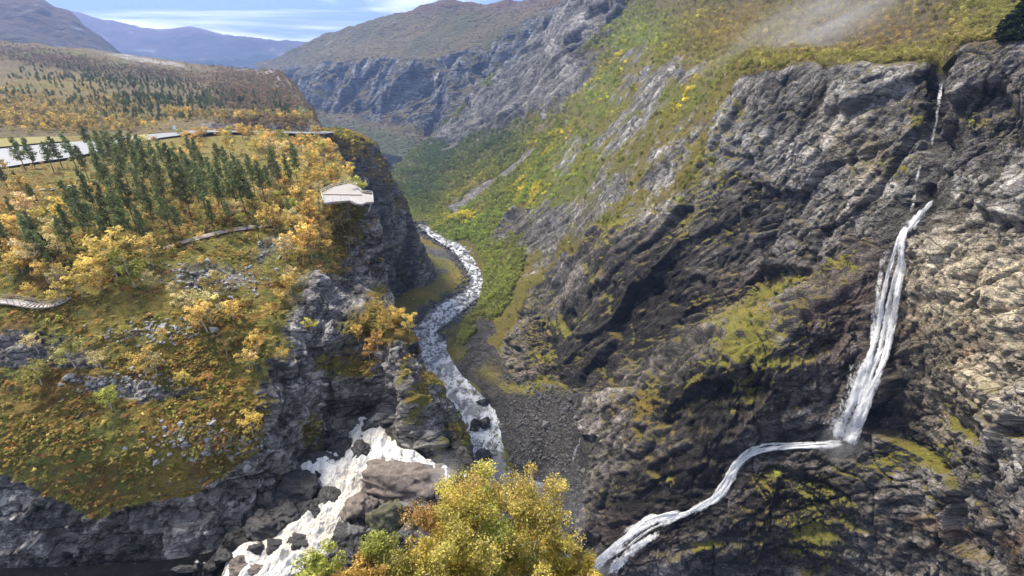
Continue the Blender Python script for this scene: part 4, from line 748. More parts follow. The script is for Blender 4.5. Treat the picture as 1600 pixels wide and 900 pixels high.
# ---- uncountable cover: scattered copies of the visible shrubs
def scatter(name, src, P, R, S, T, label):
    me = bpy.data.meshes.new(name); P = np.ascontiguousarray(P, f32); me.vertices.add(len(P)); me.vertices.foreach_set('co', P.ravel())
    for nm, ty, key, arr in (('rot', 'FLOAT_VECTOR', 'vector', R), ('scl', 'FLOAT_VECTOR', 'vector', S)):
        at = me.attributes.new(nm, ty, 'POINT'); at.data.foreach_set(key, np.ascontiguousarray(arr, f32).ravel())
    c4 = np.ones((len(P), 4), f32); c4[:, :3] = T; at = me.attributes.new('tint', 'FLOAT_COLOR', 'POINT'); at.data.foreach_set('color', c4.ravel())
    o = tag(link(name, me), label, name.replace('_', ' '), None, 'stuff')
    ng = bpy.data.node_groups.new(name, 'GeometryNodeTree'); ng.interface.new_socket('Geometry', in_out='INPUT', socket_type='NodeSocketGeometry'); ng.interface.new_socket('Geometry', in_out='OUTPUT', socket_type='NodeSocketGeometry')
    N, L = ng.nodes, ng.links; gi = N.new('NodeGroupInput'); go = N.new('NodeGroupOutput'); oi = N.new('GeometryNodeObjectInfo'); oi.inputs['Object'].default_value = src; oi.inputs['As Instance'].default_value = True
    ip = N.new('GeometryNodeInstanceOnPoints'); ra = N.new('GeometryNodeInputNamedAttribute'); ra.data_type = 'FLOAT_VECTOR'; ra.inputs['Name'].default_value = 'rot'; sa = N.new('GeometryNodeInputNamedAttribute'); sa.data_type = 'FLOAT_VECTOR'; sa.inputs['Name'].default_value = 'scl'
    mp = N.new('GeometryNodeMeshToPoints'); L.new(gi.outputs[0], mp.inputs['Mesh']); L.new(mp.outputs[0], ip.inputs['Points']); L.new(oi.outputs['Geometry'], ip.inputs['Instance']); L.new(ra.outputs['Attribute'], ip.inputs['Rotation']); L.new(sa.outputs['Attribute'], ip.inputs['Scale']); L.new(ip.outputs[0], go.inputs[0])
    md = o.modifiers.new('scatter', 'NODES'); md.node_group = ng; return o
# four shrubs that stand singly, sources of the cover
SRC = []
for i, (x, y) in enumerate([(150,630),(300,560),(90,500),(380,600)]):
    pos, nn = hit(x, y); s = tag(link('shrub', None, loc=pos, scl=1.3), ['round ochre shrub on the slope above the mossy ledge', 'low golden shrub in the middle of the mossy slope', 'small shrub below the wooden stairs at left', 'rusty shrub near the corner of the left cliff'][i], 'shrub')
    c = link('foliage', SHR[i], s); c['tint'] = cj([OLIVE, GOLD, LIME, RUSTL][i]); SRC.append(c)
BSRC = [o for o in COL.objects if o.name.startswith('crown') and o.data in [b[1] for b in BIR]][:6]
PSRC = [o for o in COL.objects if o.name.startswith('crown') and o.data in [b[1] for b in PIN]][:6]
def cover(name, pn, weight, n, srcs, size, cols, label, seed, sq=.9, jitter=.3):
    r = np.random.default_rng(seed); P = PATCH[pn]; w = np.clip(weight(P), 0, None)*(P['d'] > 3); w = w/w.sum(); k = r.choice(len(w), n, replace=True, p=w)
    V = P['V'][k]+r.normal(0, 1, (n, 3))*np.array([1, 1, .0])*(P['d'][k]*.0012)[:, None]; V[:, 2] -= .05; R = np.stack([r.normal(0, .12, n), r.normal(0, .12, n), r.uniform(0, 6.28, n)], -1); s = size(P, k)*r.uniform(.6, 1.4, n); S = np.stack([s, s, s*sq*r.uniform(.8, 1.2, n)], -1)
    T = cols(P, k, r); which = r.integers(0, len(srcs), n)
    for j in range(len(srcs)):
        m = which == j
        if m.any(): scatter(name, srcs[j], V[m], R[m], S[m], T[m], label)
def pal(cs, ws=None, jit=.2):
    cs = np.array(cs)*1.75
    def f(P, k, r): return np.clip(cs[r.choice(len(cs), len(k), p=ws)]*(1+r.normal(0, jit, (len(k), 1))), .004, 1)
    return f
H_ = lambda P, sc, s: fbm(P['V']/sc, 3, s)
# turf shrubs and heath on the near slope
cover('heath', 'plateau', lambda P: sstep(.55, .9, P['veg'])*(P['d'] < 260)*(.16+sstep(.0, .4, H_(P, 7, 801)))*sstep(205, 185, P['V'][:, 1])*(P['px'] > -100), 7000, SRC, lambda P, k: .45+.0022*P['d'][k], pal([(.22, .17, .05), (.25, .19, .055), (.16, .15, .04), (.23, .13, .045), (.13, .135, .035), (.24, .15, .05), (.29, .24, .08)]), 'ochre and rust heath covering the near left slope', 31, .62)
cover('birch_scrub', 'plateau', lambda P: roadmask*blobs(P['px'], P['py'], [(200,320,260,70,0,1),(60,400,120,50,0,1),(420,300,90,70,0,.8),(500,380,60,60,0,.5)])*(P['py'] < 430)*(P['V'][:, 1] < 330)*P['d'], 1700, BSRC[:4], lambda P, k: .42+0*P['d'][k], pal([(.30, .23, .08), (.24, .20, .07), (.34, .25, .09), (.17, .17, .06), (.26, .17, .07)]), 'low golden birch scrub between the trees on the plateau', 49, .85)
cover('scrub', 'buttress', lambda P: sstep(.4, .9, P['veg']), 900, SRC[:2], lambda P, k: 1.4+0*P['d'][k], pal([(.22, .18, .04), (.30, .20, .04), (.12, .13, .03)]), 'ochre scrub on the buttress below the road', 33)
# thicket on the right mountainside
def rc_(P, k, r):
    px, py = P['px'][k], P['py'][k]; n = len(k); nz = fbm(P['V'][k]/30, 3, 811); base = np.array([[.135, .14, .036]])+np.zeros((n, 3))
    base = mixc(base, np.array([.15, .19, .035]), blobs(px, py, [(890,270,80,60,-35),(940,150,50,60,-40),(740,350,60,40,-30),(850,310,60,50),(1060,150,40,30),(1000,60,60,40)])*.95+nz*.4)
    base = mixc(base, np.array([.36, .28, .04]), np.clip(nz*2.2-.1+r.normal(0, .25, n), 0, .9)*blobs(px, py, [(850,260,140,60,-40),(960,140,90,70,-40),(750,330,90,50,-35),(1080,130,90,80,-20),(1150,60,100,40)]))
    base = mixc(base, np.array([.20, .145, .06]), blobs(px, py, [(1350,50,260,60),(1150,40,100,50)])*.9*(1-.5*np.clip(nz+.3, 0, 1))); base = mixc(base, np.array([.055, .075, .03]), blobs(px, py, [(690,235,90,45,-35),(770,220,60,40,-35),(650,290,50,50)])*.9)
    return np.clip(base*2.3*(1+r.normal(0, .22, (n, 1))), .004, 1)
cover('thicket', 'valley_side', lambda P: sstep(.45, .8, P['veg'])*(.25+sstep(-.3, .2, H_(P, 40, 821)))*((P['V'][:, 2] > -209)+(P['V'][:, 1] > 560)), 34000, BSRC[:3]+SRC[:1], lambda P, k: .34+.0009*P['d'][k], rc_, 'mixed green and yellow birch thicket on the valley side', 35, .8)
cover('thicket', 'waterfall_cliff', lambda P: sstep(.55, .9, P['veg'])*((P['py'] < 130)+.8*(P['px'] < 1130)*(P['py'] < 420)+.22)*(P['px'] < 1700), 17000, BSRC[3:5]+SRC[1:3], lambda P, k: .26+.0013*P['d'][k], rc_, 'brown and ochre birch scrub above the right cliff', 37, .7)
# woods on the moor behind the road
ml = lambda P, L: blobs(P['px'], P['py'], L)
cover('pine_wood', 'moorland', lambda P: ml(P, [(210,130,110,12,8,1),(260,160,120,14,0,1),(170,135,60,10,0,.6),(60,125,80,5,0,.4),(420,175,60,8,0,.4),(320,165,80,12,0,.8),(215,185,60,6,0,.5),(20,155,30,8,0,.5)]), 1000, PSRC[:3], lambda P, k: .7+0*P['d'][k], pal([(.095, .112, .046), (.11, .125, .055), (.085, .10, .04)]), 'dark pine wood on the moor behind the road', 39, 1.)
cover('birch_wood', 'moorland', lambda P: ml(P, [(60,185,90,18,0,1),(120,195,80,10,0,1),(290,178,34,6,0,1),(400,184,90,5,0,1),(450,186,50,4,0,1),(20,160,60,14,0,.6),(140,165,90,12,0,.35)])*(P['py'] < 212), 1500, BSRC[:4], lambda P, k: .9+0*P['d'][k], pal([(.36, .265, .08), (.30, .23, .085), (.24, .19, .08), (.2, .17, .07)]), 'golden birch wood along the far side of the road', 41, 1.)
cover('brown_scrub', 'moorland', lambda P: ml(P, [(90,95,150,11,9,1),(400,150,70,36,15,1),(250,115,80,8,9,.8)]), 7000, BSRC[4:6], lambda P, k: .7+0*P['d'][k], pal([(.17, .13, .085), (.14, .115, .07), (.20, .14, .085)]), 'bare brown birch scrub on the moor ridge', 43, .8)
cover('far_scrub', 'far_cliff', lambda P: sstep(.5, .9, P['veg'])*(P['V'][:, 2] < 200), 3500, SRC[2:4], lambda P, k: 3.6+0*P['d'][k], pal([(.10, .09, .04), (.07, .08, .035), (.12, .09, .05)]), 'dark scrub on the far mountain', 45, .8)
cover('bank_grass', 'valley_floor', lambda P: sstep(.6, .9, P['veg'])*(P['V'][:, 2] < -203), 5000, SRC[:3], lambda P, k: .9+0*P['d'][k], pal([(.15, .14, .045), (.22, .16, .04), (.12, .12, .035)]), 'ochre scrub on the river terrace', 47, .6)
# ------------------------------------------------------------------ near trees below the viewpoint
def viewpoint():
    # rocky ledge under the camera, out of sight behind its trees
    xs = np.linspace(-46, 40, 120); ys = np.linspace(-30, 26, 110); X, Y = np.meshgrid(xs, ys, indexing='ij'); Z = np.interp(Y, [-30, -2, 0, 6, 12, 16, 20, 26], [-1.8, -1.8, -2.2, -15.5, -25, -31, -48, -75])-np.abs(X)*.12
    p = np.stack([X, Y, Z], -1).reshape(-1, 3); ns = fbm(p/4, 4, 901); o, r_, _ = facet(p/3, 903); p[:, 2] += (ns*.7+o*.7)*sstep(-1, 6, p[:, 1])-.1
    finish('viewpoint_ledge', p.reshape(120, 110, 3), None, M_near, np.clip(.6+ns, 0, 1), np.tile(MOSS, (len(p), 1)), (.11*(1+.5*ns))[:, None]*np.ones((1, 3)), np.zeros(len(p)))
viewpoint()
def near_birch(x, y, Y, h, nl, tint, seed, label, bush=.2, wid=1., spread=.34):
    """x, y: where the crown's top appears; Y: how far out it stands"""
    top = atY(x, y, Y); v = birch(seed, h, nl, .052, spread, bush); o = tag(link('birch_tree', None, loc=(top[0], top[1], top[2]-h*1.02), rot=(0, 0, seed*1.3), scl=(wid, wid, 1)), label, 'birch tree', 'birches below the viewpoint')
    link('trunk', v[0], o); c = link('crown', v[1], o); c['tint'] = tint
near_birch(752,738,15.5,6.4,13500,(0.56,0.50,0.119),201,'tallest yellow birch at the centre of the foreground clump',.1,1.0)
near_birch(700,768,14.2,5.2,12000,(0.60,0.39,0.143),202,'orange tinged birch on the left flank of the foreground clump',.1)
near_birch(815,762,15.0,5.6,12000,(0.60,0.46,0.131),203,'golden birch right of centre in the foreground clump',.1)
near_birch(770,800,13.2,5.2,13500,(0.36,0.37,0.100),204,'olive green birch low in the front of the foreground clump',.1)
near_birch(865,838,13.2,4.0,9750,(0.60,0.50,0.119),205,'yellow birch at the right end of the foreground clump',.1)
near_birch(704,798,12.6,4.6,9750,(.58,.46,.11),206,'amber birch left in the foreground clump beside the boulders',.1)
near_birch(835,805,12.6,4.4,10500,(0.51,0.42,0.119),211,'dense ochre birch at the lower right of the foreground clump',.1)
near_birch(722,812,11.8,4.4,10500,(0.45,0.39,0.107),212,'dense olive gold birch at the lower middle of the foreground clump',.1)
near_birch(596,856,11.5,3.6,8250,(0.36,0.37,0.100),207,'pale green young birch left of the foreground clump',.1)
near_birch(655,874,11.3,3.4,7500,(.46,.41,.12),208,'brownish thin birch between the green and golden crowns',.1)
near_birch(490,878,11.0,3.0,6750,(0.36,0.37,0.100),209,'fresh green birch top at the bottom edge of the picture',.1)
near_birch(560,892,10.8,3.0,6750,(0.58,0.40,0.119),210,'small orange birch top at the bottom edge beside the green one',.1)
near_birch(905,880,12.0,3.0,6750,(0.60,0.47,0.119),213,'small golden birch top beside the foot of the cascade',.1)

# ------------------------------------------------------------------ boulders in the rapids
def boulder_mesh(seed, cut=9):
    r = np.random.default_rng(seed); n, m = 72, 40; u = np.linspace(0, 2*np.pi, n, endpoint=False); v = np.linspace(-np.pi/2, np.pi/2, m); U, Vv = np.meshgrid(u, v, indexing='ij'); d = np.stack([np.cos(U)*np.cos(Vv), np.sin(U)*np.cos(Vv), np.sin(Vv)], -1).reshape(-1, 3)
    rad = np.full(len(d), 1.25)
    for k in range(cut+6):
        a = r.normal(size=3); a /= np.linalg.norm(a); c = d@a; rad = np.where(c > .1, np.minimum(rad, r.uniform(.72, 1.0)/np.maximum(c, .1)), rad)
    o, rr, _ = facet(d*rad[:, None]*2.6+seed, seed); rad = rad*(1+.14*o)+fbm(d*4+seed, 4, seed)*.10+ridged(d*np.array([2, 2, 6])+seed, 3, seed+2)*.05; P = d*rad[:, None]
    st = np.sin((P@np.array([.25, .15, 1.]))*16+fbm(d*3, 2, seed+1)*4)*.018; P = P+d*st[:, None]
    idx = np.arange(n*m).reshape(n, m); q = np.stack([idx[:, :-1], np.roll(idx, -1, 0)[:, :-1], np.roll(idx, -1, 0)[:, 1:], idx[:, 1:]], -1).reshape(-1, 4); return P, q
def boulder_mat(name, c, rough):
    m, N, L, B = mat(name); tc = N.new('ShaderNodeTexCoord').outputs['Object']; mp = N.new('ShaderNodeMapping'); mp.inputs['Scale'].default_value = (1, 1, 3.2); mp.inputs['Rotation'].default_value = (.25, .3, 0); L.new(tc, mp.inputs[0]); n = noise(N, L, mp.outputs[0], .42, 8, .75, .8); n2 = noise(N, L, tc, 1.6, 5, .75)
    x = N.new('ShaderNodeVectorMath'); x.operation = 'SCALE'; x.inputs[0].default_value = c; L.new(math_(N, L, 'MULTIPLY', math_(N, L, 'MULTIPLY_ADD', n, 3.2, -.6), math_(N, L, 'MULTIPLY_ADD', n2, 1.8, .1)), x.inputs['Scale']); L.new(x.outputs[0], B.inputs['Base Color']); B.inputs['Roughness'].default_value = rough
    bp = N.new('ShaderNodeBump'); bp.inputs['Distance'].default_value = .5; L.new(math_(N, L, 'ADD', n, math_(N, L, 'MULTIPLY', n2, .4)), bp.inputs['Height']); L.new(bp.outputs[0], B.inputs['Normal']); return m
M_b1 = boulder_mat('brown_boulder', (.17, .135, .11), .7); M_b2 = boulder_mat('black_wet_boulder', (.032, .029, .027), .35); M_b3 = boulder_mat('mossy_boulder', (.105, .10, .055), .9); M_b4 = boulder_mat('grey_boulder', (.12, .115, .11), .7)
BL = [ # centre x, centre y, width px, height px, tilt, material, label
 (630,752,150,58,-.12,M_b1,'large flat brown boulder splitting the rapids'),
 (566,702,34,28,0,M_b2,'black pointed rock in the middle of the white water'),(574,664,20,14,0,M_b2,'small black rock at the mouth of the dark overhang'),(596,720,14,9,0,M_b2,'tiny dark rock just above the large flat boulder'),
 (604,812,60,48,-.5,M_b3,'squarish mossy boulder below the large flat one'),(634,832,26,26,-.4,M_b4,'tilted grey slab beside the mossy boulder'),(560,834,30,40,.3,M_b4,'upright grey boulder left of the mossy one'),(538,836,34,36,.3,M_b2,'dark wet boulder at the edge of the brown water'),
 (562,790,56,48,-.7,M_b1,'sloping brown slab left of the large flat boulder'),(592,786,20,12,0,M_b1,'small reddish stone wedged below the large flat boulder'),(640,800,60,30,.1,M_b4,'flat grey rock sheet under the large boulder'),(672,812,30,22,0,M_b4,'grey block half hidden by the birch at right'),
 (472,846,34,32,.4,M_b2,'dark block standing alone in the creamy water'),(452,850,8,22,.1,M_b2,'thin dark blade of rock in the creamy water'),(436,852,44,18,-.5,M_b2,'slanting black rock at the left bank of the rapids'),(400,856,28,20,-.3,M_b2,'black rock nearest the dark pool'),
 (420,820,58,32,0,M_b2,'rounded dark brown boulder under the left cliff'),(450,800,44,30,0,M_b2,'dark boulder resting on the left bank above the rounded one'),(512,778,40,26,-.1,M_b2,'wet black boulder at the bend of the rapids'),(470,760,60,40,.2,M_b2,'broad black wet outcrop below the left cliff'),(490,790,40,24,0,M_b2,'low black rock beside the bend of the rapids'),
 (390,890,50,20,-.2,M_b1,'brown rock in the foam at the bottom edge'),(375,878,26,16,-.3,M_b1,'small brown rock in the foam at the bottom edge'),(522,862,22,16,0,M_b4,'grey stone below the standing block'),(548,870,56,26,0,M_b2,'flat dark rock shelf above the green birch top'),(530,700,40,26,.2,M_b2,'black shelf left of the white water under the overhang'),(500,715,50,26,0,M_b2,'broad dark shelf at the foot of the mossy bank'),(350,868,30,16,.2,M_b2,'black stone where the pool meets the foam'),(320,885,30,10,0,M_b2,'low dark stone in the pool by the cliff'),(290,888,40,9,0,M_b2,'long dark stone in the pool under the cliff'),
 (584,830,30,30,.2,M_b4,'grey boulder tucked under the mossy one'),(600,850,36,20,0,M_b2,'dark rock between the mossy boulder and the birches'),(700,760,26,12,0,M_b2,'dark lip of rock where the torrent leaves'),(531,809,9,8,0,M_b2,'very small stone in the brown water')]
for i, (x, y, w, h, tl, m, lab) in enumerate(BL):
    c = atZ(x, y+h*.12, ZW+.3); d = project(c)[2]; sx = w*d/FPX/2; sz = h*d/FPX/2*1.05; V_, Q_ = boulder_mesh(900+i); me = rawmesh('boulder', V_*np.array([sx, min(sx, sz*1.3), sz]), Q_, m, smooth=True); o = link('boulder', me, loc=c); o.rotation_euler = (0, -tl, 0); tag(o, lab, 'boulder', 'boulders in the rapids')
for i, (x, y, w, h, lab) in enumerate([(755,629,20,11,'dark boulder in midstream where the river widens'),(757,662,18,20,'dark rock against the left spur beside the river'),(757,711,26,18,'dark boulder at the head of the river pool'),(800,742,10,7,'small black boulder at the right edge of the pool'),(742,668,16,26,'black rock stack at the foot of the left spur')]):
    c = atZ(x, y, ZR+1); d = project(c)[2]; V_, Q_ = boulder_mesh(960+i); me = rawmesh('boulder', V_*np.array([w, min(w, h), h])*d/FPX/2, Q_, M_b2, smooth=True); tag(link('boulder', me, loc=c), lab, 'boulder', 'boulders in the river')
def stones(name, region, n, size, seed, label, m=None):
    r = np.random.default_rng(seed); V_, Q_ = [], []; o = 0; base = np.array([[1,0,0],[-1,0,0],[0,1,0],[0,-1,0],[0,0,1],[0,0,-1]], float); F = np.array([[0,2,4],[2,1,4],[1,3,4],[3,0,4],[2,0,5],[1,2,5],[3,1,5],[0,3,5]])
    P = PATCH[region[0]]; w = region[1](P); w = w/w.sum(); k = r.choice(len(w), n, p=w)
    for i in range(n):
        s = size*r.lognormal(0, .5); A = np.linalg.qr(r.normal(size=(3, 3)))[0]; b = (base*r.uniform(.6, 1.2, (6, 1)))@A*s*np.array([1, 1, .8]); V_.append(b+P['V'][k[i]]+np.array([0, 0, s*.2])); Q_.append(F+o); o += 6
    tag(link(name, rawmesh(name, np.concatenate(V_), np.concatenate(Q_), m or M_stone)), label, 'stones', None, 'stuff')
M_stone = plain('scree_stone', (.085, .08, .075), .85, .8, .6)
stones('scree', ('waterfall_cliff', lambda P: inpoly(P['px'], P['py'], [(770,580),(850,600),(905,610),(895,690),(920,760),(900,830),(840,785),(795,720),(780,640)])*1.), 2600, .55, 71, 'dark scree fan on the right bank of the river')
stones('river_stones', ('valley_floor', lambda P: (np.abs(P['V'][:, 2]-ZR-.1) < 1.6)*1.), 4200, .85, 73, 'stones along the river edges')
M_rstone = plain('river_stone', (.15, .145, .14), .7, .5, .6)
def river_rocks():
    r = np.random.default_rng(83); n = 1200; L_ = np.array([atZ(*a, ZR) for a, b in RIVER]); R_ = np.array([atZ(*b, ZR) for a, b in RIVER]); t = r.uniform(0, 15.5, n); A, B = pchip(L_, t), pchip(R_, t); u = r.beta(.45, .45, n)*1.12-.06; C = A+(B-A)*u[:, None]; V_ = []; Q_ = []
    base = np.array([[1,0,0],[-1,0,0],[0,1,0],[0,-1,0],[0,0,1],[0,0,-1]], float); F = np.array([[0,2,4],[2,1,4],[1,3,4],[3,0,4],[2,0,5],[1,2,5],[3,1,5],[0,3,5]])
    for i in range(n):
        q = np.linalg.qr(r.normal(size=(3, 3)))[0]; sz = (.45+C[i, 1]*.0016)*r.lognormal(0, .45); V_.append((base*r.uniform(.6, 1.25, (6, 1)))@q*sz*np.array([1.2, 1.2, .7])+C[i]+np.array([0, 0, .1])); Q_.append(F+6*i)
    tag(link('river_rocks', rawmesh('river_rocks', np.concatenate(V_), np.concatenate(Q_), M_rstone)), 'dark stones breaking the surface of the valley river', 'stones', None, 'stuff')
river_rocks()
stones('block_field', ('plateau', lambda P: blobs(P['px'], P['py'], [(340,435,70,18),(430,385,30,14),(250,520,60,14),(190,600,60,14),(330,690,60,20)])*(P['py'] > 370)), 1500, .28, 75, 'pale broken blocks on the left slope', plain('pale_block', (.27, .26, .245), .85, .8, .5))

# ------------------------------------------------------------------ road, car park, posts
def drape(nm, pairs, nl, nw, lift, m, kind='structure'):
    L_ = np.array([a for a, b in pairs], float); R_ = np.array([b for a, b in pairs], float); t = np.linspace(0, len(pairs)-1, nl); A, B = pchip(L_, t), pchip(R_, t); s = np.linspace(0, 1, nw)[None, :, None]; px = A[:, None]*(1-s)+B[:, None]*s
    P = np.zeros((nl, nw, 3))
    for i in range(nl):
        for j in range(nw): P[i, j] = hit(px[i, j, 0], px[i, j, 1])[0]
    Z = P[..., 2].copy()
    if nm in ('road', 'car_park', 'verge'):   # graded: level across, smooth along
        Yp = P[..., 1]; A_ = np.c_[P[..., 0].ravel(), Yp.ravel(), np.ones(P[..., 0].size)]; co = np.linalg.lstsq(A_, Z.ravel(), rcond=None)[0]; Z = (A_@co).reshape(Z.shape); r = ray(px[..., 0], px[..., 1]); k = co[2]/(r[..., 2]-co[0]*r[..., 0]-co[1]*r[..., 1]); P = r*k[..., None]
    P[..., 2] += lift; me = gridmesh(nm, P, m, None); o = link(nm, me); return tag(o, kind=kind), P
_, PC = drape('car_park', [((-120,243),(-120,274)),((0,234),(0,264)),((60,228),(60,255)),((110,224),(115,247)),((160,219),(165,236)),((200,215),(208,226)),((250,210),(258,216)),((300,207),(300,211))], 60, 16, .7, M_road)
_, PR2 = drape('road', [((292,206.5),(292,210.5)),((340,205.5),(340,209)),((380,206),(380,209)),((430,207.5),(430,210)),((480,208.5),(480,211)),((505,209),(505,211)),((522,206),(524,209))], 80, 6, 1.1, M_road)
_, PG = drape('verge', [((-120,228),(-120,242)),((0,220),(0,233)),((50,217),(60,227)),((90,216),(110,223))], 30, 8, 1.2, M_grass)
def post(x, y, hp, label, sign=False):
    pos, _ = hit(x, y); d = project(pos)[2]; h = hp*d/FPX/.95; o = tag(link('lamp_post' if not sign else 'road_sign', None, loc=pos), label, 'lamp post' if not sign else 'sign', 'lamp posts by the car park' if not sign else None)
    v, q = tube([(0, 0, -.5), (0, 0, h*.5), (0, 0, h)], .14, .09, 8); link('pole', rawmesh('pole', v, q, M_metal, smooth=True), o)
    if not sign:
        v, q = tube([(0, 0, h), (.5, -.2, h+.25), (1.3, -.5, h+.3)], .09, .07, 6); link('arm', rawmesh('arm', v, q, M_metal, smooth=True), o); v, q = box((1.3, -.5, h+.25), (.9, .4, .16)); lh = link('lamp_head', rawmesh('lamp_head', v, q, M_metal), o); v, q = box((1.3, -.5, h+.15), (.7, .3, .05)); link('lens', rawmesh('lens', v, q, M_white), lh)
    else:
        v, q = box((0, -.1, h*.72), (1.7, .12, h*.5)); link('panel', rawmesh('panel', v, q, M_white), o)
def box(c, s):
    b = np.array([[x, y, z] for x in (-.5, .5) for y in (-.5, .5) for z in (-.5, .5)])*np.array(s)+np.array(c); return b, np.array([[0, 1, 3, 2], [4, 6, 7, 5], [0, 4, 5, 1], [2, 3, 7, 6], [0, 2, 6, 4], [1, 5, 7, 3]])
post(272,207,18,'tall lamp post beside the road bend left of the white sign'); post(275,207,10,'white road sign standing at the road bend',True); post(163,213,20,'lamp post leaning over the pines behind the car park'); post(213,213,13,'short lamp post at the right end of the car park'); post(104,221,12,'lamp post at the back of the car park by birches'); post(91,222,9,'small lamp post left of the others behind the car park')
def solid_wall(nm, pts, h, th, m, label, cat):
    P = np.array(pts, float); V = []; Q = []
    for i, p in enumerate(P):
        t = P[min(i+1, len(P)-1)]-P[max(i-1, 0)]; n = np.array([-t[1], t[0], 0]); n /= np.linalg.norm(n); V += [p-n*th/2+[0, 0, -h], p-n*th/2, p+n*th/2, p+n*th/2+[0, 0, -h]]
    for i in range(len(P)-1):
        a = i*4
        for j in range(4): Q.append([a+j, a+(j+1) % 4, a+4+(j+1) % 4, a+4+j])
    k = len(V)-4; Q += [[3, 2, 1, 0], [k, k+1, k+2, k+3]]
    return tag(link(nm, rawmesh(nm, np.array(V), np.array(Q), m)), label, cat)
ro = PR2[:, -1, :]; rail = ro[::4]+np.array([0, -.6, .85])
def railing(nm, pts, label, cat, h=1.1, step=1, m=None, th=.07, parent=None, rails=(1., .55)):
    pts = np.array(pts, float); o = parent or tag(link(nm, None, loc=pts[0]), label, cat); org = np.array(o.location) if parent is None else np.array(parent.location)
    for f in rails:
        v, q = tube(pts+np.array([0, 0, h*f])-org, th, th, 5); link('rail', rawmesh('rail', v, q, m or M_metal, smooth=True), o)
    v, q = box((0, 0, h/2), (th*1.4, th*1.4, h)); pm = rawmesh('post', v, q, m or M_metal)
    for p in pts[::step]: link('post', pm, o, loc=p-org)
    return o
railing('guard_rail', ro[::5]+np.array([0, -.5, 0]), 'pale guard rail along the road above the gorge', 'guard rail', 1.0, 1, M_white, .12, None, (1.,))
# ------------------------------------------------------------------ viewing platform, stairs, paths
def platform():
    Z = -45.2; out = [(502,302),(520,292),(556,284),(560,296),(566,302),(582,304),(584,315),(572,316),(566,319),(556,318),(546,313),(520,315),(506,317)]
    W_ = np.array([atZ(x, y, Z) for x, y in out]); org = W_.mean(0); o = tag(link('viewing_platform', None, loc=org), 'pale viewing platform jutting over the gorge edge', 'platform'); L_ = W_-org
    n = len(L_); V = np.concatenate([L_, L_-np.array([0, 0, .6])]); me = bpy.data.meshes.new('deck'); me.from_pydata(V.tolist(), [], [list(range(n))[::-1] if False else list(range(n)), list(range(2*n-1, n-1, -1))]+[[i, n+i, n+(i+1) % n, (i+1) % n] for i in range(n)]); me.materials.append(M_conc); link('deck', me, o)
    r = range(n)
    for a, b in zip(L_, np.roll(L_, -1, 0)):
        k = max(2, int(np.linalg.norm(b-a)/2.2)+1); pts = np.array([a+(b-a)*t for t in np.linspace(0, 1, k)]); 
        for f in (1.15, .6):
            v, q = tube(pts+np.array([0, 0, f]), .05, .05, 5); link('rail', rawmesh('rail', v, q, M_white, smooth=True), o)
        for p in pts[:-1]:
            v, q = box((0, 0, .58), (.08, .08, 1.16)); link('post', rawmesh('post', v, q, M_white), o, loc=p)
    for t, w in ((.25, 6.), (.5, 5.), (.7, 4.)):
        c = L_[0]*(1-t)+L_[5]*t; v, q = box(c+np.array([0, -1.5, .22]), (w, .6, .42)); link('bench', rawmesh('bench', v, q, M_wood), o)
    for p in (L_[6],):
        v, q = tube([p*.9-np.array([0, 0, .6]), p*.7-np.array([0, 0, 4.])], .25, .25, 8); link('strut', rawmesh('strut', v, q, M_metal), o)
platform()
def stairs():
    line = [(-30,474),(10,474),(30,476),(48,480),(66,482),(84,480),(98,474),(110,466)]; t = np.linspace(0, len(line)-1, 40); L2 = pchip(np.array(line, float), t); P = np.array([hit(x, y)[0] for x, y in L2]); k = np.ones(9)/9
    P = np.stack([np.convolve(np.pad(P[:, j], 4, mode='edge'), k, 'valid') for j in range(3)], -1); P[:, 2] += .6; org = P[20]; o = tag(link('wooden_stairs', None, loc=org), 'weathered wooden boardwalk stairs with handrails on the left slope', 'stairs')
    T = np.gradient(P, axis=0); T[:, 2] = 0; T /= np.linalg.norm(T, axis=1, keepdims=True); Nn = np.stack([-T[:, 1], T[:, 0], 0*T[:, 0]], -1)
    v0, q0 = box((0, 0, 0), (.52, 1.9, .09)); pm = rawmesh('tread', v0, q0, M_wood)
    d = np.concatenate([[0], np.cumsum(np.linalg.norm(np.diff(P, axis=0), axis=1))]); s = np.arange(0, d[-1], .62)
    for x in s:
        p = np.array([np.interp(x, d, P[:, j]) for j in range(3)]); i = np.argmin(np.abs(d-x)); link('tread', pm, o, loc=p-org, rot=(0, 0, math.atan2(T[i, 1], T[i, 0])))
    for sg in (-1, 1):
        e = P+Nn*sg*.95
        for f, r_ in ((1.05, .05), (.55, .04), (-.12, .09)):
            v, q = tube(e+np.array([0, 0, f])-org, r_, r_, 5); link('handrail' if f > 0 else 'stringer', rawmesh('handrail', v, q, M_wood, smooth=True), o)
        v, q = box((0, 0, .4), (.09, .09, 1.4)); pp = rawmesh('post', v, q, M_wood)
        for i in range(0, 40, 3): link('post', pp, o, loc=e[i]-org)
stairs()
drape('footpath', [((255,387),(256,391)),((285,378),(286,383)),((310,370),(312,376)),((345,362),(347,367)),((372,357),(373,362)),((400,351),(402,358)),((425,344),(430,353)),((436,342),(438,348))], 60, 6, .35, M_path)
drape('upper_footpath', [((20,300),(20,302.5)),((60,297),(60,300)),((100,292),(102,295)),((135,287),(137,290)),((160,284),(161,287))], 40, 4, .35, M_path)
PS = [atY(x, y, Y_) for x, y, Y_ in [(505,211,377),(509,213,374)]]
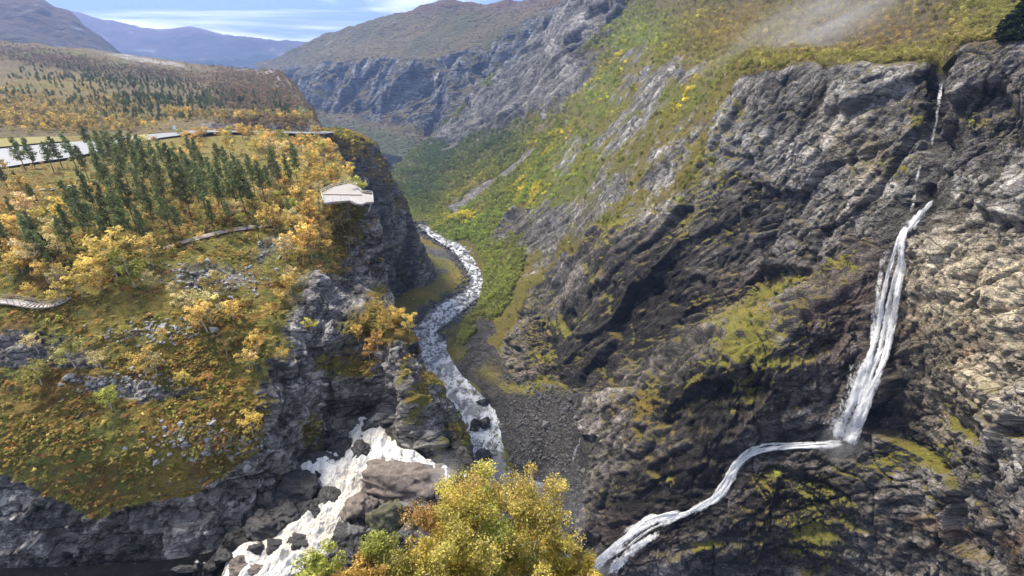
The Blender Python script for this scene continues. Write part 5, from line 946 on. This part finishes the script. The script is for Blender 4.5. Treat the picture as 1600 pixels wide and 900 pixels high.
def buttress_pillar():
    a = atY(506, 209, 376); v, q = box((0, 0, -11), (2.2, 3, 24)); o = tag(link('retaining_wall', None, loc=a), 'grey retaining pillar under the road at the cliff edge', 'retaining wall'); link('pillar', rawmesh('pillar', v, q, M_conc), o); v, q = box((0, 0, 1.2), (5, 4, .5)); link('cap', rawmesh('cap', v, q, M_conc), o)
buttress_pillar()

# ------------------------------------------------------------------ air
def volume_box(nm, lo, hi, dens, col, label, noise_scale=None, aniso_=.2):
    lo, hi = np.array(lo, float), np.array(hi, float); v, q = box((lo+hi)/2, hi-lo); m = bpy.data.materials.new(nm); m.use_nodes = True; N, L = m.node_tree.nodes, m.node_tree.links; N.remove(N['Principled BSDF']); pv_ = N.new('ShaderNodeVolumePrincipled'); pv_.inputs['Color'].default_value = (*col, 1); pv_.inputs['Density'].default_value = dens; pv_.inputs['Anisotropy'].default_value = aniso_
    L.new(pv_.outputs[0], N['Material Output'].inputs['Volume']); o = link(nm, rawmesh(nm, v, q, m)); return tag(o, label, 'haze', None, 'stuff')
volume_box('haze', (-11000, -400, -450), (11000, 10500, 1150), .0001, (.34, .52, 1.0), 'thin blue haze filling the valley air')

def mist(c, rad, dens, label, seed):
    n, m_ = 36, 20; U, Vv = np.meshgrid(np.linspace(0, 2*np.pi, n, endpoint=False), np.linspace(-np.pi/2, np.pi/2, m_), indexing='ij'); d = np.stack([np.cos(U)*np.cos(Vv), np.sin(U)*np.cos(Vv), np.sin(Vv)], -1).reshape(-1, 3); P = d*(1+.25*fbm(d*1.6+seed, 3, seed))[:, None]
    idx = np.arange(n*m_).reshape(n, m_); q = np.stack([idx[:, :-1], np.roll(idx, -1, 0)[:, :-1], np.roll(idx, -1, 0)[:, 1:], idx[:, 1:]], -1).reshape(-1, 4)
    m = bpy.data.materials.new('mist'); m.use_nodes = True; N, L = m.node_tree.nodes, m.node_tree.links; N.remove(N['Principled BSDF']); v = N.new('ShaderNodeVolumePrincipled'); v.inputs['Color'].default_value = (.95, .96, 1, 1)
    tc = N.new('ShaderNodeTexCoord').outputs['Object']; no = noise(N, L, tc, 1.7, 4, .6, .5); ln = N.new('ShaderNodeVectorMath'); ln.operation = 'LENGTH'; L.new(tc, ln.inputs[0]); fall = N.new('ShaderNodeMapRange'); fall.inputs[1].default_value = .95; fall.inputs[2].default_value = .1; L.new(ln.outputs['Value'], fall.inputs[0])
    nn = N.new('ShaderNodeMapRange'); nn.inputs[1].default_value = .38; nn.inputs[2].default_value = .68; L.new(no, nn.inputs[0]); L.new(math_(N, L, 'MULTIPLY', math_(N, L, 'MULTIPLY', nn.outputs[0], fall.outputs[0]), dens), v.inputs['Density']); L.new(v.outputs[0], N['Material Output'].inputs['Volume'])
    o = link('mist', rawmesh('mist', P, q, m, smooth=True), loc=c, rot=(0, -.45, 0), scl=rad); tag(o, label, 'mist', None, 'stuff')
mist(atY(1265, 45, 330), (80, 50, 24), .02, 'wisp of mist drifting over the hillside above the right cliff', 3)
mist(atZ(860, 800, -203.), (26, 30, 12), .03, 'faint spray hanging over the river pool', 5)

mist(hit(1305, 680)[0]-np.array([0, 4., 0]), (9, 7, 9), .09, 'spray rising where the tall waterfall lands', 9)
mist(hit(930, 880)[0]-np.array([0, 4., -3.]), (12, 9, 8), .10, 'spray at the foot of the diagonal cascade', 11)
mist(atZ(690, 735, -79.), (6, 5, 4), .10, 'spray above the torrent beside the large flat boulder', 13)

# ------------------------------------------------------------------ alike neighbours: say which one, counted from the left
bpy.context.view_layer.update()
ORD = ['leftmost', 'second from left', 'third from left', 'fourth from left', 'fifth from left', 'sixth from left', 'seventh from left', 'eighth from left', 'ninth from left', 'tenth from left', 'eleventh from left', 'twelfth from left', 'thirteenth from left', 'fourteenth from left']
by = {}
for o in COL.objects:
    if o.parent is None and 'label' in o and o.get('kind') is None: by.setdefault(o['label'], []).append(o)
for lab, os_ in by.items():
    if 2 <= len(os_) <= 14:
        for k, o in enumerate(sorted(os_, key=lambda o: float(project(np.array(o.location))[0]))): o['label'] = f'{lab}, {ORD[k]}'
